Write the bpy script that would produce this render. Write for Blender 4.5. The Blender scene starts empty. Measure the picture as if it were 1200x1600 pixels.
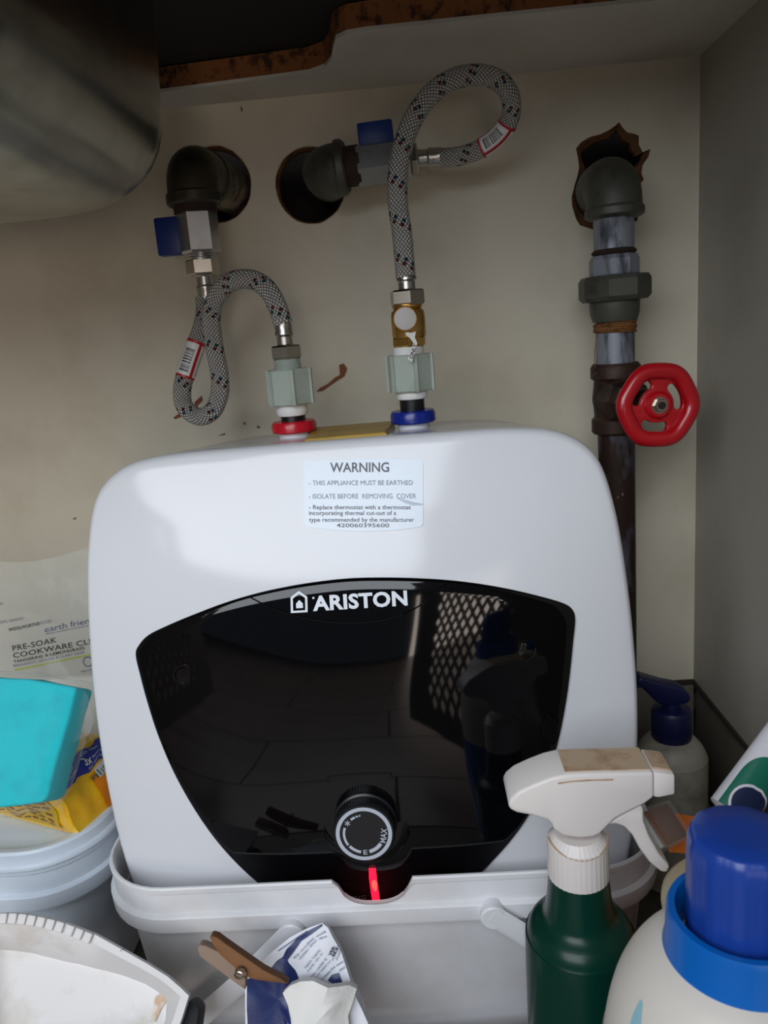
import bpy, bmesh, math, random
from math import sin, cos, pi, radians, sqrt, atan2
from mathutils import Vector, Matrix, noise as mnoise

random.seed(7)
scene = bpy.context.scene
COL = scene.collection

# ------------------------------------------------------------------ camera
CAM = Vector((0.0, 0.0, 0.425))
PITCH, ROLL, YAW, FPX = radians(13.0), radians(4.75), radians(3.0), 1200.0
FWD = Vector((-sin(YAW) * cos(PITCH), cos(YAW) * cos(PITCH), -sin(PITCH)))
R0 = Vector((cos(YAW), sin(YAW), 0.0))
U0 = R0.cross(FWD)
RGT = R0 * cos(ROLL) - U0 * sin(ROLL)
UPV = U0 * cos(ROLL) + R0 * sin(ROLL)
cd = bpy.data.cameras.new('camera')
cam = bpy.data.objects.new('camera', cd)
COL.objects.link(cam)
cam.matrix_world = Matrix(((RGT.x, UPV.x, -FWD.x, CAM.x), (RGT.y, UPV.y, -FWD.y, CAM.y),
                           (RGT.z, UPV.z, -FWD.z, CAM.z), (0, 0, 0, 1)))
cd.sensor_fit = 'VERTICAL'
cd.sensor_height = 36.0
cd.lens = 36.0 * FPX / 1600.0
cd.clip_start = 0.02
cd.dof.use_dof = True
cd.dof.focus_distance = 0.60
cd.dof.aperture_fstop = 15.0
scene.camera = cam

# ------------------------------------------------------------------ light, world, exposure
scene.view_settings.view_transform = 'Standard'
scene.view_settings.look = 'None'
scene.view_settings.gamma = 1.0
scene.view_settings.use_curve_mapping = False
scene.view_settings.exposure = 0.0
scene.cycles.use_denoising = True
scene.cycles.max_bounces = 8
scene.cycles.transparent_max_bounces = 16
scene.cycles.sample_clamp_indirect = 4.0

w = bpy.data.worlds.new('room_ambience')
scene.world = w
w.use_nodes = True
w.node_tree.nodes['Background'].inputs[0].default_value = (0.80, 0.88, 1.0, 1)
w.node_tree.nodes['Background'].inputs[1].default_value = 0.105


def area_light(name, loc, target, sx, sy, power, color):
    l = bpy.data.lights.new(name, 'AREA')
    l.shape = 'RECTANGLE'
    l.size, l.size_y = sx, sy
    l.energy = power
    l.color = color
    o = bpy.data.objects.new(name, l)
    COL.objects.link(o)
    o.location = loc
    d = Vector(target) - Vector(loc)
    o.rotation_euler = d.to_track_quat('-Z', 'Y').to_euler()
    return o


area_light('kitchen_window', (-0.80, -1.55, 1.50), (-0.20, 0.60, 0.1), 2.0, 1.8, 60, (0.88, 0.94, 1.0))
area_light('far_window', (0.21, -2.3, 1.46), (0.0, 0.55, 0.29), 0.12, 0.30, 1.6, (0.95, 0.97, 1.0))
area_light('garden_door', (0.62, -2.45, 0.12), (0.1, 0.55, 0.15), 1.15, 0.80, 18.0, (1.0, 0.86, 0.76))


# ------------------------------------------------------------------ pixel geometry used for measuring
def ray(px, py):
    return FWD + RGT * ((px - 600.0) / FPX) - UPV * ((py - 800.0) / FPX)


def at(px, py, Y):
    d = ray(px, py)
    return CAM + d * ((Y - CAM.y) / d.y)


def atZ(px, py, Z):
    d = ray(px, py)
    return CAM + d * ((Z - CAM.z) / d.z)


def atP(px, py, P, N):
    d = ray(px, py)
    return CAM + d * ((Vector(P) - CAM).dot(N) / d.dot(N))


# ------------------------------------------------------------------ materials
def srgb(r, g, b):
    def f(c):
        c /= 255.0
        return c / 12.92 if c <= 0.04045 else ((c + 0.055) / 1.055) ** 2.4
    return (f(r), f(g), f(b), 1.0)


class NT:
    def __init__(self, m):
        m.use_nodes = True
        self.t = m.node_tree
        self.n = self.t.nodes
        self.b = self.n['Principled BSDF']
        self.out = self.n['Material Output']

    def new(self, typ, **kw):
        x = self.n.new(typ)
        for k, v in kw.items():
            setattr(x, k, v)
        return x

    def link(self, a, b):
        self.t.links.new(a, b)

    def m(self, op, a, b=None, c=None):
        x = self.new('ShaderNodeMath', operation=op)
        for i, v in enumerate((a, b, c)):
            if v is None:
                continue
            if isinstance(v, (int, float)):
                x.inputs[i].default_value = v
            else:
                self.link(v, x.inputs[i])
        return x.outputs[0]

    def mix(self, fac, a, b):
        x = self.new('ShaderNodeMix', data_type='RGBA')
        for s, v in ((x.inputs[0], fac), (x.inputs[6], a), (x.inputs[7], b)):
            if isinstance(v, (int, float)):
                s.default_value = v
            elif isinstance(v, tuple):
                s.default_value = v
            else:
                self.link(v, s)
        return x.outputs[2]

    def ramp(self, v, stops):
        x = self.new('ShaderNodeValToRGB')
        e = x.color_ramp.elements
        while len(e) < len(stops):
            e.new(0.5)
        for el, (p, c) in zip(e, stops):
            el.position = p
            el.color = c if len(c) == 4 else (*c, 1)
        self.link(v, x.inputs[0])
        return x.outputs[0]

    def noise(self, scale, detail=4, rough=0.55, vec=None, stretch=None):
        x = self.new('ShaderNodeTexNoise')
        x.inputs['Scale'].default_value = scale
        x.inputs['Detail'].default_value = detail
        x.inputs['Roughness'].default_value = rough
        if vec is None:
            vec = self.new('ShaderNodeTexCoord').outputs['Object']
        if stretch:
            mp = self.new('ShaderNodeMapping')
            mp.inputs['Scale'].default_value = stretch
            self.link(vec, mp.inputs[0])
            vec = mp.outputs[0]
        self.link(vec, x.inputs['Vector'])
        return x.outputs[0]

    def bump(self, h, strength=0.3, dist=0.001):
        x = self.new('ShaderNodeBump')
        x.inputs['Strength'].default_value = strength
        x.inputs['Distance'].default_value = dist
        self.link(h, x.inputs['Height'])
        self.link(x.outputs[0], self.b.inputs['Normal'])


WHITE, BLACK = (1, 1, 1, 1), (0, 0, 0, 1)


def mat(name, base, rough=0.5, metal=0.0, stain=None, stain_scale=25, stain_lo=0.5, stain_hi=0.7, bump=0.0, bump_scale=200,
        spec=0.5, coat=0.0, emit=None, emit_s=0.0, trans=0.0, specks=None, sss=0.0, stretch=None):
    m = bpy.data.materials.new(name)
    t = NT(m)
    b = t.b
    col = base
    if stain is not None:
        n = t.noise(stain_scale, 5, 0.6, stretch=stretch)
        f = t.ramp(n, [(stain_lo, BLACK), (stain_hi, WHITE)])
        col = t.mix(f, base, stain)
    if specks is not None:
        n = t.noise(specks[1], 2, 0.5)
        f = t.ramp(n, [(specks[2], BLACK), (specks[2] + 0.02, WHITE)])
        col = t.mix(f, col, specks[0])
    if isinstance(col, tuple):
        b.inputs['Base Color'].default_value = col
    else:
        t.link(col, b.inputs['Base Color'])
    b.inputs['Roughness'].default_value = rough
    b.inputs['Metallic'].default_value = metal
    b.inputs['Specular IOR Level'].default_value = spec
    b.inputs['Coat Weight'].default_value = coat
    b.inputs['Coat Roughness'].default_value = 0.05
    b.inputs['Transmission Weight'].default_value = trans
    if sss:
        b.inputs['Subsurface Weight'].default_value = sss
        b.inputs['Subsurface Radius'].default_value = (0.01, 0.01, 0.01)
        b.inputs['Subsurface Scale'].default_value = 0.3
    if emit:
        b.inputs['Emission Color'].default_value = emit
        b.inputs['Emission Strength'].default_value = emit_s
    if bump:
        t.bump(t.noise(bump_scale, 4), bump)
    return m


def film_mat(name, tint, opacity, rough=0.12):
    """thin clear plastic film: mostly see-through, with a glossy skin"""
    m = bpy.data.materials.new(name)
    t = NT(m)
    b = t.b
    b.inputs['Base Color'].default_value = tint
    b.inputs['Roughness'].default_value = rough
    h = t.noise(38, 3, 0.5)
    t.bump(h, 0.6, 0.004)
    tr = t.new('ShaderNodeBsdfTransparent')
    fr = t.new('ShaderNodeLayerWeight')
    fr.inputs[0].default_value = 0.25
    k = t.m('ADD', t.m('MULTIPLY', fr.outputs['Facing'], 0.30), opacity)
    mx = t.new('ShaderNodeMixShader')
    t.link(k, mx.inputs[0])
    t.link(tr.outputs[0], mx.inputs[1])
    t.link(b.outputs[0], mx.inputs[2])
    t.link(mx.outputs[0], t.out.inputs[0])
    return m


def braid_mat():
    m = bpy.data.materials.new('steel_braid')
    t = NT(m)
    uv = t.new('ShaderNodeTexCoord').outputs['UV']
    sp = t.new('ShaderNodeSeparateXYZ')
    t.link(uv, sp.inputs[0])
    u, v = sp.outputs[0], sp.outputs[1]
    a = t.m('ADD', t.m('MULTIPLY', u, 15.0), t.m('MULTIPLY', v, 250.0))
    c = t.m('SUBTRACT', t.m('MULTIPLY', u, 15.0), t.m('MULTIPLY', v, 250.0))
    sa = t.m('ABSOLUTE', t.m('SINE', t.m('MULTIPLY', a, pi)))
    sc = t.m('ABSOLUTE', t.m('SINE', t.m('MULTIPLY', c, pi)))
    h = t.m('MULTIPLY', sa, sc)
    strand = t.ramp(h, [(0.05, srgb(100, 97, 92)), (0.45, srgb(206, 202, 196))])
    # coloured tracer yarns, one red and one teal per turn
    def tracer(shift, width):
        q = t.m('FRACT', t.m('ADD', t.m('ADD', t.m('MULTIPLY', v, 31.0), u), shift))
        inb = t.m('LESS_THAN', q, width)
        q2 = t.m('FRACT', t.m('ADD', t.m('MULTIPLY', u, 6.0), t.m('MULTIPLY', v, -70.0)))
        return t.m('MULTIPLY', inb, t.m('LESS_THAN', q2, 0.42))
    col = t.mix(tracer(0.0, 0.11), strand, srgb(92, 22, 26))
    col = t.mix(tracer(0.86, 0.11), col, srgb(16, 62, 74))
    t.link(col, t.b.inputs['Base Color'])
    t.b.inputs['Metallic'].default_value = 0.35
    t.b.inputs['Roughness'].default_value = 0.36
    t.bump(h, 0.9, 0.0012)
    return m


def barcode_mat(name, shift=0.0):
    m = bpy.data.materials.new(name)
    t = NT(m)
    uv = t.new('ShaderNodeTexCoord').outputs['UV']
    sp = t.new('ShaderNodeSeparateXYZ')
    t.link(uv, sp.inputs[0])
    u, v = sp.outputs[0], sp.outputs[1]       # v runs 0..1 along the sleeve
    nz = t.new('ShaderNodeTexNoise', noise_dimensions='1D')
    nz.inputs['Scale'].default_value = 26.0
    nz.inputs['Detail'].default_value = 1.0
    t.link(v, nz.inputs['W'])
    bars = t.m('GREATER_THAN', nz.outputs[0], 0.5)
    inv = t.m('MULTIPLY', t.m('GREATER_THAN', v, 0.22), t.m('LESS_THAN', v, 0.86))
    fu = t.m('FRACT', t.m('ADD', t.m('MULTIPLY', u, 3.0), shift))
    inu = t.m('MULTIPLY', t.m('GREATER_THAN', fu, 0.3), t.m('LESS_THAN', fu, 0.8))
    col = t.mix(t.m('MULTIPLY', bars, t.m('MULTIPLY', inv, inu)), srgb(226, 224, 222), srgb(30, 30, 34))
    edge = t.m('MAXIMUM', t.m('LESS_THAN', v, 0.07), t.m('GREATER_THAN', v, 0.94))
    edge = t.m('MAXIMUM', edge, t.m('LESS_THAN', fu, 0.17))
    col = t.mix(edge, col, srgb(176, 28, 34))
    t.link(col, t.b.inputs['Base Color'])
    t.b.inputs['Roughness'].default_value = 0.4
    return m


M = {}
M['wall'] = mat('cream_wall_paint', srgb(221, 212, 192), 0.5, stain=srgb(204, 194, 172), stain_scale=7, stain_lo=0.5, stain_hi=0.75,
                specks=(srgb(120, 96, 70), 60, 0.79), bump=0.05, bump_scale=60)
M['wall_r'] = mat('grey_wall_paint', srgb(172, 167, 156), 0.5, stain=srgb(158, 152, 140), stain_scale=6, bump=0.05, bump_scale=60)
M['under'] = mat('white_melamine', srgb(214, 210, 200), 0.45, stain=srgb(196, 190, 178), stain_scale=5)
M['chip'] = mat('raw_chipboard', srgb(142, 88, 46), 0.8, stain=srgb(70, 40, 20), stain_scale=90, stain_lo=0.5, stain_hi=0.62, bump=0.6, bump_scale=220)
M['torn'] = mat('torn_hardboard', srgb(112, 74, 44), 0.9, stain=srgb(58, 36, 22), stain_scale=60, bump=0.8, bump_scale=120)
M['cavity'] = mat('dark_cavity', srgb(44, 38, 34), 0.95, stain=srgb(26, 22, 20), stain_scale=30, bump=0.6, bump_scale=40)  # dark colour put behind the wall holes so they look unlit
M['base'] = mat('dark_grey_skirting', srgb(108, 102, 92), 0.7, stain=srgb(74, 68, 58), stain_scale=12)  # skirting colour, darker than the walls, with random darker patches
M['gap'] = mat('dark_joint', srgb(52, 42, 34), 0.9)  # dark brown for the line at the wall foot and below the planks
M['floor'] = mat('cupboard_floor_board', srgb(96, 90, 80), 0.6, stain=srgb(66, 60, 52), stain_scale=14)
M['steel'] = mat('brushed_sink_steel', (0.40, 0.40, 0.37, 1), 0.24, 1.0, stain=(0.29, 0.29, 0.26, 1), stain_scale=18, stain_lo=0.45, stain_hi=0.65,
                 bump=0.12, bump_scale=16, stretch=(1, 1, 1))
M['casing'] = mat('white_enamel', srgb(221, 222, 227), 0.13)
M['rear'] = M['casing']
M['panel'] = mat('black_gloss_plastic', srgb(5, 5, 7), 0.045, spec=0.45, specks=(srgb(190, 190, 190), 95, 0.83))
M['knob'] = mat('black_satin_plastic', srgb(26, 27, 30), 0.35)
M['groove'] = mat('black_groove', srgb(3, 3, 4), 0.2)
M['print'] = mat('grey_print', srgb(186, 192, 204), 0.4)
M['print_hi'] = mat('pale_print', srgb(226, 232, 240), 0.35)
M['print_dk'] = mat('dim_print', srgb(110, 110, 116), 0.5)
M['led'] = mat('red_indicator_light', srgb(200, 10, 40), 0.3, emit=(1.0, 0.012, 0.05, 1), emit_s=1.35)
M['led_hot'] = mat('red_indicator_core', srgb(220, 60, 40), 0.3, emit=(1.0, 0.06, 0.05, 1), emit_s=2.2)
M['label'] = mat('silver_label', srgb(214, 224, 236), 0.22, coat=0.3, bump=0.04, bump_scale=24)
M['ink'] = mat('grey_ink', srgb(92, 94, 104), 0.5)
M['ink_lt'] = mat('pale_grey_ink', srgb(142, 148, 160), 0.5)
M['ink_bl'] = mat('black_ink', srgb(24, 30, 40), 0.5)
M['yellow_tape'] = mat('yellow_sticker', srgb(176, 142, 46), 0.4, stain=srgb(150, 116, 30), stain_scale=40)
M['red_pl'] = mat('red_plastic', srgb(206, 22, 44), 0.25)
M['blue_ring'] = mat('blue_plastic', srgb(16, 40, 140), 0.25)
M['black_pl'] = mat('black_plastic', srgb(14, 14, 16), 0.35)
M['ptfe'] = mat('white_thread_tape', srgb(236, 234, 232), 0.7, bump=0.5, bump_scale=260)
M['nylon'] = mat('translucent_nylon', srgb(176, 186, 176), 0.35, sss=0.35, stain=srgb(156, 166, 154), stain_scale=30)
M['nickel'] = mat('nickel_nut', (0.56, 0.50, 0.43, 1), 0.26, 1.0)
M['ferrule'] = mat('steel_ferrule', (0.50, 0.48, 0.45, 1), 0.28, 1.0)
M['chrome'] = mat('chrome_valve', (0.56, 0.56, 0.56, 1), 0.30, 1.0, stain=(0.44, 0.43, 0.42, 1), stain_scale=40)
M['brass'] = mat('brass_valve', (0.66, 0.40, 0.12, 1), 0.28, 1.0, stain=(0.50, 0.28, 0.08, 1), stain_scale=50)
M['plug'] = mat('grey_plug', srgb(196, 190, 188), 0.5)
M['tag'] = mat('white_tag', srgb(226, 222, 216), 0.55)
M['lever'] = mat('blue_lever', srgb(12, 46, 118), 0.45)
M['iron'] = mat('old_galvanised_iron', srgb(84, 84, 76), 0.5, 0.35, stain=srgb(58, 55, 48), stain_scale=26, bump=0.3, bump_scale=150)
M['iron_dk'] = mat('dark_greasy_iron', srgb(60, 56, 46), 0.45, 0.25, stain=srgb(34, 30, 25), stain_scale=40, bump=0.35, bump_scale=120)
M['lime'] = mat('limescaled_pipe', srgb(140, 128, 108), 0.8, 0.1, stain=srgb(70, 56, 44), stain_scale=40, stain_lo=0.42, stain_hi=0.6, bump=0.6, bump_scale=90)
M['galv'] = mat('spangled_galvanised_steel', srgb(146, 150, 160), 0.5, 0.35, stain=srgb(72, 74, 84), stain_scale=60, stain_lo=0.48, stain_hi=0.62, stretch=(1, 1, 0.25))
M['rust'] = mat('rust', srgb(48, 32, 25), 0.85, stain=srgb(40, 20, 15), stain_scale=60, bump=0.6, bump_scale=200)
M['hemp'] = mat('hemp_thread', srgb(132, 86, 44), 0.9, stain=srgb(84, 54, 28), stain_scale=200, bump=0.8, bump_scale=400)
M['rusty_pipe'] = mat('rusty_galvanised_pipe', srgb(92, 92, 102), 0.6, 0.25, stain=srgb(46, 26, 20), stain_scale=26, stain_lo=0.42, stain_hi=0.52,
                      specks=(srgb(150, 120, 100), 70, 0.72), bump=0.5, bump_scale=120, stretch=(1, 1, 0.35))
M['valve_br'] = mat('dark_bronze_valve', srgb(62, 42, 32), 0.55, 0.3, stain=srgb(32, 22, 18), stain_scale=40, bump=0.4, bump_scale=120)
M['wheel'] = mat('red_painted_wheel', srgb(186, 10, 26), 0.28, coat=0.4)
M['tub'] = mat('white_tub_plastic', srgb(228, 228, 232), 0.42, sss=0.0, specks=(srgb(120, 104, 86), 45, 0.80), stain=srgb(214, 212, 212), stain_scale=9)
M['tub2'] = mat('pale_blue_white_plastic', srgb(216, 226, 238), 0.4, stain=srgb(200, 210, 222), stain_scale=8)
M['tub_in'] = mat('pale_grey_green_plastic', srgb(206, 214, 212), 0.5)
M['stain_b'] = mat('brown_stain', srgb(196, 168, 142), 0.7, stain=srgb(220, 210, 200), stain_scale=120, stain_lo=0.45, stain_hi=0.6)
M['strap'] = mat('milky_strap', srgb(222, 222, 226), 0.4, sss=0.0)
M['dust'] = mat('grubby_white_plastic', srgb(224, 222, 222), 0.55, stain=srgb(198, 190, 180), stain_scale=16, stain_lo=0.52, stain_hi=0.72,
                specks=(srgb(120, 104, 90), 52, 0.735))
M['grip'] = mat('dark_grey_rubber', srgb(46, 48, 54), 0.7)
M['sponge'] = mat('turquoise_foam', srgb(0, 196, 208), 0.9, stain=srgb(0, 182, 198), stain_scale=40, bump=0.6, bump_scale=420)
M['film'] = film_mat('clear_film', srgb(226, 232, 234), 0.02)
M['pouch'] = film_mat('clear_pouch_film', srgb(226, 228, 222), 0.20, 0.2)
M['powder'] = mat('white_powder', srgb(214, 210, 200), 0.9, bump=0.5, bump_scale=120)
M['lime_line'] = mat('lime_green_print', srgb(150, 170, 40), 0.6)
M['yellow'] = mat('yellow_foil', srgb(252, 200, 8), 0.2, coat=0.5, stain=srgb(238, 166, 0), stain_scale=20, bump=0.35, bump_scale=34)
M['yellow2'] = mat('dull_yellow_panel', srgb(206, 168, 62), 0.45)
M['orange_p'] = mat('orange_panel', srgb(226, 132, 10), 0.35)
M['navy_p'] = mat('royal_blue_print', srgb(28, 50, 150), 0.35)
M['bag_w'] = mat('white_bag_paper', srgb(226, 228, 236), 0.5, bump=0.4, bump_scale=40)
M['bag_n'] = mat('navy_bag', srgb(20, 38, 92), 0.38, stain=srgb(34, 58, 120), stain_scale=24, bump=0.5, bump_scale=50)
M['ink_n'] = mat('navy_ink', srgb(50, 64, 110), 0.5)
M['wipe'] = mat('white_tissue', srgb(232, 230, 226), 0.9, bump=0.6, bump_scale=160)
M['peg'] = mat('weathered_peg_wood', srgb(126, 84, 48), 0.75, stain=srgb(74, 48, 30), stain_scale=30, stretch=(0.3, 1, 1), bump=0.4, bump_scale=90)
M['peg2'] = mat('grey_peg_wood', srgb(146, 124, 108), 0.75, stain=srgb(88, 62, 46), stain_scale=30, bump=0.4, bump_scale=90)
M['wire'] = mat('dark_wire', srgb(70, 64, 58), 0.4, 0.8)
M['spray_w'] = mat('white_trigger_plastic', srgb(232, 224, 220), 0.38, sss=0.0)
M['grime'] = mat('brown_grime', srgb(190, 164, 136), 0.6, stain=srgb(158, 122, 88), stain_scale=50)
M['green_b'] = mat('dark_green_bottle', srgb(6, 52, 40), 0.28, spec=0.3)
M['jug'] = mat('white_jug_plastic', srgb(226, 218, 208), 0.45, specks=(srgb(90, 70, 80), 30, 0.83))
M['cap_n'] = mat('deep_blue_cap', srgb(28, 66, 158), 0.3)
M['ring_b'] = mat('bright_blue_collar', srgb(0, 100, 190), 0.3)
M['teal_smear'] = mat('pale_blue_smear', srgb(150, 196, 208), 0.5)
M['pump_w'] = mat('grey_white_bottle', srgb(150, 144, 130), 0.5, stain=srgb(118, 110, 96), stain_scale=30)  # grey-white base with random darker patches
M['pump_n'] = mat('navy_pump', srgb(12, 18, 62), 0.4)
M['tube_w'] = mat('white_squeeze_bottle', srgb(222, 220, 226), 0.35)
M['tube_g'] = mat('green_print', srgb(0, 106, 84), 0.35)
M['tube_n'] = mat('navy_print', srgb(14, 30, 70), 0.35)
M['orange'] = mat('orange_plastic', srgb(214, 110, 16), 0.45)
M['cream'] = mat('cream_lid', srgb(206, 192, 160), 0.5)
M['pads'] = mat('grey_white_pads', srgb(196, 194, 186), 0.85, bump=0.5, bump_scale=200)
M['browncard'] = mat('brown_card', srgb(126, 78, 50), 0.6)
M['flake'] = mat('rust_brown_flake', srgb(140, 84, 58), 0.9)
M['brown_door'] = mat('grey_door_panel', srgb(128, 124, 118), 0.5)
M['plank'] = mat('grey_wood_plank', srgb(120, 104, 92), 0.35, stain=srgb(88, 74, 64), stain_scale=9, stretch=(0.2, 2, 1))
M['underside'] = mat('shade_dark_underside', srgb(34, 30, 28), 0.9)  # dark colour stands in for the shade under the drainboard
M['braid'] = braid_mat()
M['barcode'] = barcode_mat('barcode_sleeve')
M['barcode2'] = barcode_mat('barcode_sleeve_turned', 0.45)


# ------------------------------------------------------------------ mesh building
class MB:
    def __init__(self):
        self.v, self.f, self.uv = [], [], {}

    def add(self, vs, fs):
        o = len(self.v)
        self.v += [Vector(p) for p in vs]
        self.f += [tuple(i + o for i in f) for f in fs]
        return o

    def loft(self, rings, close=True, cap0=False, cap1=False, loop=False):
        n = len(rings[0])
        o = self.add([p for r in rings for p in r], [])
        R = len(rings)
        for i in range(R if loop else R - 1):
            j = (i + 1) % R
            for k in range(n if close else n - 1):
                l = (k + 1) % n
                self.f.append((o + i * n + k, o + i * n + l, o + j * n + l, o + j * n + k))
        if cap0:
            self.f.append(tuple(o + k for k in range(n))[::-1])
        if cap1:
            self.f.append(tuple(o + (R - 1) * n + k for k in range(n)))

    def lathe(self, prof, origin=(0, 0, 0), axis=(0, 0, 1), n=32, cap=True, ref=None, rib=None):
        """prof: list of (radius, height) along axis"""
        ax = Vector(axis).normalized()
        a = Vector(ref) if ref else (Vector((1, 0, 0)) if abs(ax.x) < 0.9 else Vector((0, 1, 0)))
        a = (a - ax * a.dot(ax)).normalized()
        b = ax.cross(a)
        o = Vector(origin)
        rings = []
        for r, h in prof:
            ring = []
            for k in range(n):
                t = 2 * pi * k / n
                rr = r * (rib(k) if rib else 1)
                ring.append(o + ax * h + (a * cos(t) + b * sin(t)) * rr)
            rings.append(ring)
        self.loft(rings, True, cap and prof[0][0] > 1e-6, cap and prof[-1][0] > 1e-6)

    def tube(self, path, radius, n=12, caps=True, flat=None, up=None):
        """path of points; radius number or list; flat=(rx, ry) with up for a strap"""
        P = [Vector(p) for p in path]
        T = []
        for i in range(len(P)):
            a = P[max(i - 1, 0)]
            b = P[min(i + 1, len(P) - 1)]
            T.append((b - a).normalized())
        nrm = Vector(up) if up else (Vector((0, 0, 1)) if abs(T[0].z) < 0.9 else Vector((0, 1, 0)))
        rings = []
        for i, p in enumerate(P):
            t = T[i]
            nrm = (Vector(up) if up and flat else nrm)
            nrm = (nrm - t * nrm.dot(t)).normalized()
            bn = t.cross(nrm)
            r = radius[i] if isinstance(radius, (list, tuple)) else radius
            rx, ry = flat if flat else (r, r)
            rings.append([p + nrm * (cos(2 * pi * k / n) * ry) + bn * (sin(2 * pi * k / n) * rx) for k in range(n)])
        self.loft(rings, True, caps, caps)
        return rings

    def box(self, c, s, ax=None):
        c = Vector(c)
        X, Y, Z = ax if ax else (Vector((1, 0, 0)), Vector((0, 1, 0)), Vector((0, 0, 1)))
        hx, hy, hz = s[0] / 2, s[1] / 2, s[2] / 2
        vs = [c + X * (i * hx) + Y * (j * hy) + Z * (k * hz) for k in (-1, 1) for j in (-1, 1) for i in (-1, 1)]
        self.add(vs, [(0, 2, 3, 1), (4, 5, 7, 6), (0, 1, 5, 4), (2, 6, 7, 3), (0, 4, 6, 2), (1, 3, 7, 5)])

    def prism(self, pts, d):
        """closed polygon of points pushed along vector d"""
        pts = [Vector(p) for p in pts]
        d = Vector(d)
        n = len(pts)
        o = self.add(pts + [p + d for p in pts], [])
        self.f.append(tuple(o + i for i in range(n)))
        self.f.append(tuple(o + n + i for i in range(n))[::-1])
        for i in range(n):
            j = (i + 1) % n
            self.f.append((o + i, o + n + i, o + n + j, o + j))


ROOT = {}


def wl(o):
    return ROOT.get(o.name, Vector((0, 0, 0))) if o else Vector((0, 0, 0))


def obj(name, mb, m, parent=None, smooth=35, bevel=0.0, seg=2, base=None, subsurf=0, displace=None):
    me = bpy.data.meshes.new(name)
    off = wl(parent) if parent else (Vector(base) if base else Vector((0, 0, 0)))
    if isinstance(mb, MB):
        me.from_pydata([v - off for v in mb.v], [], mb.f)
    else:
        me = mb
    bm = bmesh.new()
    bm.from_mesh(me)
    bmesh.ops.remove_doubles(bm, verts=bm.verts, dist=1e-6)
    if bevel > 0:
        es = [e for e in bm.edges if len(e.link_faces) == 2 and e.calc_face_angle(0) > radians(30)]
        bmesh.ops.bevel(bm, geom=es, offset=bevel, segments=seg, affect='EDGES', profile=0.5, clamp_overlap=True)
    if subsurf:
        bmesh.ops.triangulate(bm, faces=[f for f in bm.faces if len(f.verts) > 4])
        bmesh.ops.subdivide_edges(bm, edges=bm.edges[:], cuts=subsurf, use_grid_fill=True)
    if displace:
        for v in bm.verts:
            v.co += displace(v.co + off)
    bmesh.ops.recalc_face_normals(bm, faces=bm.faces)
    bm.to_mesh(me)
    bm.free()
    for p in me.polygons:
        p.use_smooth = bool(smooth)
    if smooth:
        me.set_sharp_from_angle(angle=radians(smooth))
    me.materials.clear()
    me.materials.append(M[m] if isinstance(m, str) else m)
    o = bpy.data.objects.new(name, me)
    COL.objects.link(o)
    if parent:
        o.parent = parent
        ROOT[o.name] = off
    else:
        o.location = off
        ROOT[o.name] = off
    return o


def tag(o, label=None, cat=None, group=None, kind=None):
    for k, v in (('label', label), ('category', cat), ('group', group), ('kind', kind)):
        if v:
            o[k] = v
    return o


def thing(name, label, cat, loc, group=None):
    o = bpy.data.objects.new(name, None)
    o.empty_display_size = 0.02
    COL.objects.link(o)
    o.location = loc
    ROOT[o.name] = Vector(loc)
    return tag(o, label, cat, group)


def struct(name, mb, m, parent=None, **kw):
    o = obj(name, mb, m, parent, **kw)
    if not parent:
        o['kind'] = 'structure'
    return o


def spline(pts, n=12, closed=False):
    P = [Vector(p) for p in pts]
    out = []
    N = len(P)
    segs = N if closed else N - 1
    for i in range(segs):
        if closed:
            a, b, c, d = P[(i - 1) % N], P[i], P[(i + 1) % N], P[(i + 2) % N]
        else:
            a, b, c, d = P[max(i - 1, 0)], P[i], P[i + 1], P[min(i + 2, N - 1)]
        for k in range(n):
            t = k / n
            out.append(0.5 * ((2 * b) + (c - a) * t + (2 * a - 5 * b + 4 * c - d) * t * t + (-a + 3 * b - 3 * c + d) * t ** 3))
    if not closed:
        out.append(P[-1])
    return out


def spline2(pts, n=6, closed=True):
    return [(v.x, v.y) for v in spline([(p[0], p[1], 0) for p in pts], n, closed)]


def plate(name, outer, holes, thick, M4, m, parent=None, bevel=0.0, base=None, smooth=30):
    """flat sheet in XY with holes, extruded by thick, then moved by matrix M4 (world)"""
    cu = bpy.data.curves.new(name, 'CURVE')
    cu.dimensions = '2D'
    cu.fill_mode = 'BOTH'
    cu.extrude = thick / 2 - bevel
    cu.bevel_depth = bevel
    cu.bevel_resolution = 2
    for poly in [outer] + list(holes):
        s = cu.splines.new('POLY')
        s.points.add(len(poly) - 1)
        for p, q in zip(s.points, poly):
            p.co = (q[0], q[1], 0, 1)
        s.use_cyclic_u = True
    t = bpy.data.objects.new('tmp', cu)
    COL.objects.link(t)
    dg = bpy.context.evaluated_depsgraph_get()
    me = bpy.data.meshes.new_from_object(t.evaluated_get(dg))
    bpy.data.objects.remove(t)
    off = wl(parent) if parent else (Vector(base) if base else Vector((0, 0, 0)))
    me.transform(M4)
    me.transform(Matrix.Translation(-off))
    return obj(name, me, m, parent, base=base, smooth=smooth)


TEXT_CACHE = {}


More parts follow.
